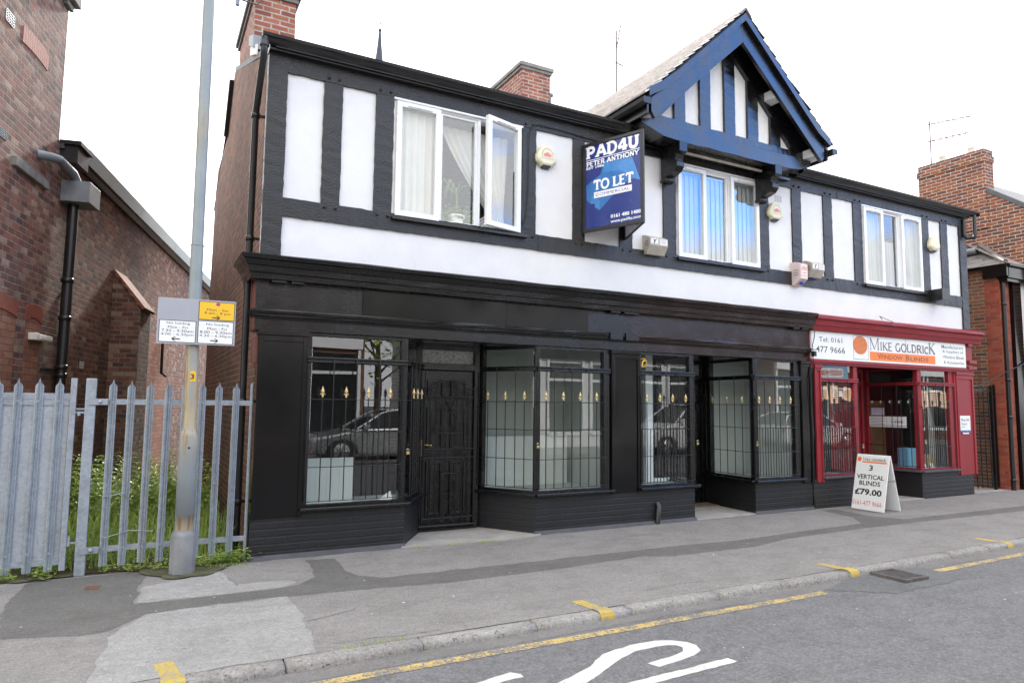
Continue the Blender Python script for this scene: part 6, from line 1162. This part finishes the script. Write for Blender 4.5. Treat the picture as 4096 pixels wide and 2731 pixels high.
sapling(-1.54, .42, 1.10, 10, 'sycamore sapling with pale lobed leaves just behind the thick gate post'); sapling(-1.36, .45, .98, 8, 'shorter sycamore sapling right of the thick gate post')
def tree(x, y, h, r, label, n=900, group=None):
    o = thing('tree', label, 'tree', (x, y, 0), group); mb = MB(); mb.tube([(x, y, 0), (x+.1, y, h*.35), (x, y+.1, h*.7)], [.16, .12, .05], 8)
    for k in range(6): a = k*1.05; mb.tube([(x+.05, y, h*(.35+.05*k)), (x+r*.6*math.cos(a), y+r*.6*math.sin(a), h*(.55+.06*k))], [.05, .015], 5)
    mb.build('trunk', 'bark', o); mb = MB()
    for k in range(18):
        a = random.uniform(0, 6.28); q = r*random.uniform(.2, .85); leaves(mb, (x+q*math.cos(a), y+q*math.sin(a), h*random.uniform(.5, .93)), (r*.24, r*.24, r*.2), n//18, .22, .6, .8)
    mb.build('crown', 'leaflight' if y > 0 else 'leaf', o, fix=False)
tree(1.45, 26, 6.9, 1.7, 'yellow green tree top showing in the gap between the two brick buildings')

# ================================================================== ACROSS THE STREET (seen in the shop glass)
def opposite(x0, x1, h, wallmat, label, board):
    o = thing('opposite_building', label, 'building', ((x0+x1)/2, -15, 0)); t = T((x1, -14.6, 0), (-1, 0, 0), (0, 0, 1)); W = x1-x0
    mb = MB(); mb.fbox(0, W, 0, h, -6, 0, t); mb.prism([(0, h), (-6, h), (-3, h+1.7)], 0, W, T((x1, -14.6, 0), (0, 1, 0), (0, 0, 1), (-1, 0, 0))); mb.build('wall', wallmat, o)
    mb = MB(); mb.fbox(.1, W-.1, 3.35, 4.0, 0, .15, t); mb.build('fascia', board, o)
    n = max(2, int(W/1.9))
    for i in range(n):
        a = W*(i+.12)/n; b = W*(i+.88)/n; mb = MB(); mb.fbox(a, b, .6, 3.2, .0, .03, t); wd = mb.build('shop_window', 'carglass', o); mb = MB()
        for q in ((a-.1, a, .5, 3.35), (b, b+.1, .5, 3.35), (a, b, 2.5, 2.6), (a, b, .45, .6)): mb.fbox(*q, .0, .08, t)
        mb.build('window_frame', 'upvc', wd)
        if h > 6:
            mb = MB(); mb.fbox(a+.25, b-.25, 4.8, 6.2, .0, .05, t); mb.build('upper_window', 'carglass', o)
opposite(-14, 5.3, 6.6, 'brick_side', 'brick shops with white fascia across the street, mirrored in the left shop window', 'boardwhite')
opposite(8.2, 22, 6.2, 'white', 'white rendered shop row across the street, mirrored in the middle windows', 'flatblack')
opposite(24.5, 44, 6.5, 'brick_left', 'red brick shops across the street, mirrored in the red shopfront', 'boardwhite')
tree(6.6, -17.5, 6.5, 2.6, 'leafy tree in the gap between shops across the street, mirrored in the left shop window', 1500)
o = thing('opposite_sign', 'pale blue board with red lettering across the street, mirrored in the red-framed toplight', 'sign', (28, -14.3, 3)); t = T((29.3, -14.25, 0), (-1, 0, 0), (0, 0, 1)); mb = MB(); mb.fbox(0, 2.6, 2.95, 3.75, -.1, 0, t); mb.build('board', 'mirrorblue', o); mb = MB(); mb.fbox(.35, 2.2, 3.05, 3.5, 0, .02, t); s_ = mb.build('panel', 'boardwhite', o); mb = MB(); text_mb(mb, 'NURSERY WORLD', t, .45, 2.1, 3.15, 3.4, .03, bold=.01); mb.build('lettering', 'redink', s_, fix=False)
def car(xf, y, d, mat, label, suv=False):
    """xf: x of the nose, d=+1 means the body runs towards +x; near wheels at y"""
    o = thing('parked_car', label, 'car', (xf+d*2.2, y-.9, -.05)); k = 1.18 if suv else 1.0; t = T((xf, y, -.05), (d, 0, 0), (0, 0, 1), (0, 1, 0)); L_ = 4.4
    low = [(.0, .35), (.02, .62*k), (.25, .74*k), (1.15, .90*k), (1.3, .93*k), (3.9, .98*k), (4.35, .95*k), (4.42, .6*k), (4.38, .33), (3.95, .25), (3.88, .48), (3.70, .62), (3.45, .66), (3.2, .62), (3.02, .48), (2.96, .25), (1.24, .25), (1.18, .48), (1.0, .62), (.80, .66), (.56, .62), (.40, .48), (.33, .28)]
    mb = MB(); mb.prism(low, -1.75, 0, t); mb.build('body', mat, o, bevel=.05)
    cab = [(1.2, .92*k), (1.95, 1.36*k), (2.3, 1.44*k), (3.4, 1.43*k), (4.0, 1.30*k), (4.3, .97*k)]
    mb = MB(); n = len(cab); mb.add([t(a, b, -.06-.22*(b-.92*k)/(.5*k)) for a, b in cab]+[t(a, b, -1.69+.22*(b-.92*k)/(.5*k)) for a, b in cab], [tuple(range(n)), tuple(range(n, 2*n))[::-1]]+[(i, n+i, n+(i+1) % n, (i+1) % n) for i in range(n)]); mb.build('glasshouse', 'carglass', o, bevel=.03)
    mb = MB(); mb.tube([t(a, b+.012, -.07-.22*(b-.92*k)/(.5*k)) for a, b in cab], .035, 6); mb.tube([t(a, b+.012, -1.68+.22*(b-.92*k)/(.5*k)) for a, b in cab], .035, 6); mb.fbox(2.1, 3.7, 1.42*k, 1.46*k, -1.5, -.28, t); mb.tube([t(2.75, .95*k, -.07), t(2.85, 1.42*k, -.28)], .035, 6); mb.build('roof_rails', mat, o, bevel=.01)
    for a in (.78, 3.42):
        for c in (-.02, -1.55):
            mb = MB(); mb.lathe([(.10, -.2), (.33, -.2), (.345, -.12), (.335, -.01), (.24, .0)], t(a, .34, c), (0, 1, 0), 24); wh = mb.build('wheel', 'tyre', o); mb = MB(); mb.lathe([(.24, -.02), (.22, .008), (.08, .0), (.07, .02), (.0, .02)], t(a, .34, c), (0, 1, 0), 20)
            for s_ in range(5): q = R(72*s_); p0 = t(a, .34, c+.012); mb.tube([p0, p0+t.u*.22*math.cos(q)+t.v*.22*math.sin(q)], .025, 5)
            mb.build('rim', 'rim', wh)
    for c in (-.12, -1.62): mb = MB(); mb.fbox(.03, .42, .60*k, .72*k, c-.12, c+.115, t); mb.build('headlight', 'lamp', o, bevel=.03)
    for c in (-.1, -1.65): mb = MB(); mb.fbox(4.30, 4.425, .68*k, .9*k, c-.08, c+.08, t); mb.build('tail_light', 'taillamp', o, bevel=.02)
    mb = MB(); mb.tube([t(2.4, .82*k, .012), t(2.58, .82*k, .012)], .012, 5); mb.fbox(1.35, 1.5, .93*k, 1.05*k, .0, .16, t); mb.build('mirror', mat, o, bevel=.02)
car(2.93, -10.95, 1, 'silver', 'silver car parked across the street, mirrored in the leftmost shop window')
car(13.3, -9.9, 1, 'carwhite', 'white off-road car across the street, mirrored in the window with the phone sticker', True)
car(24.9, -10.6, -1, 'carwhite', 'white hatchback across the street, mirrored in the narrow red-framed window')
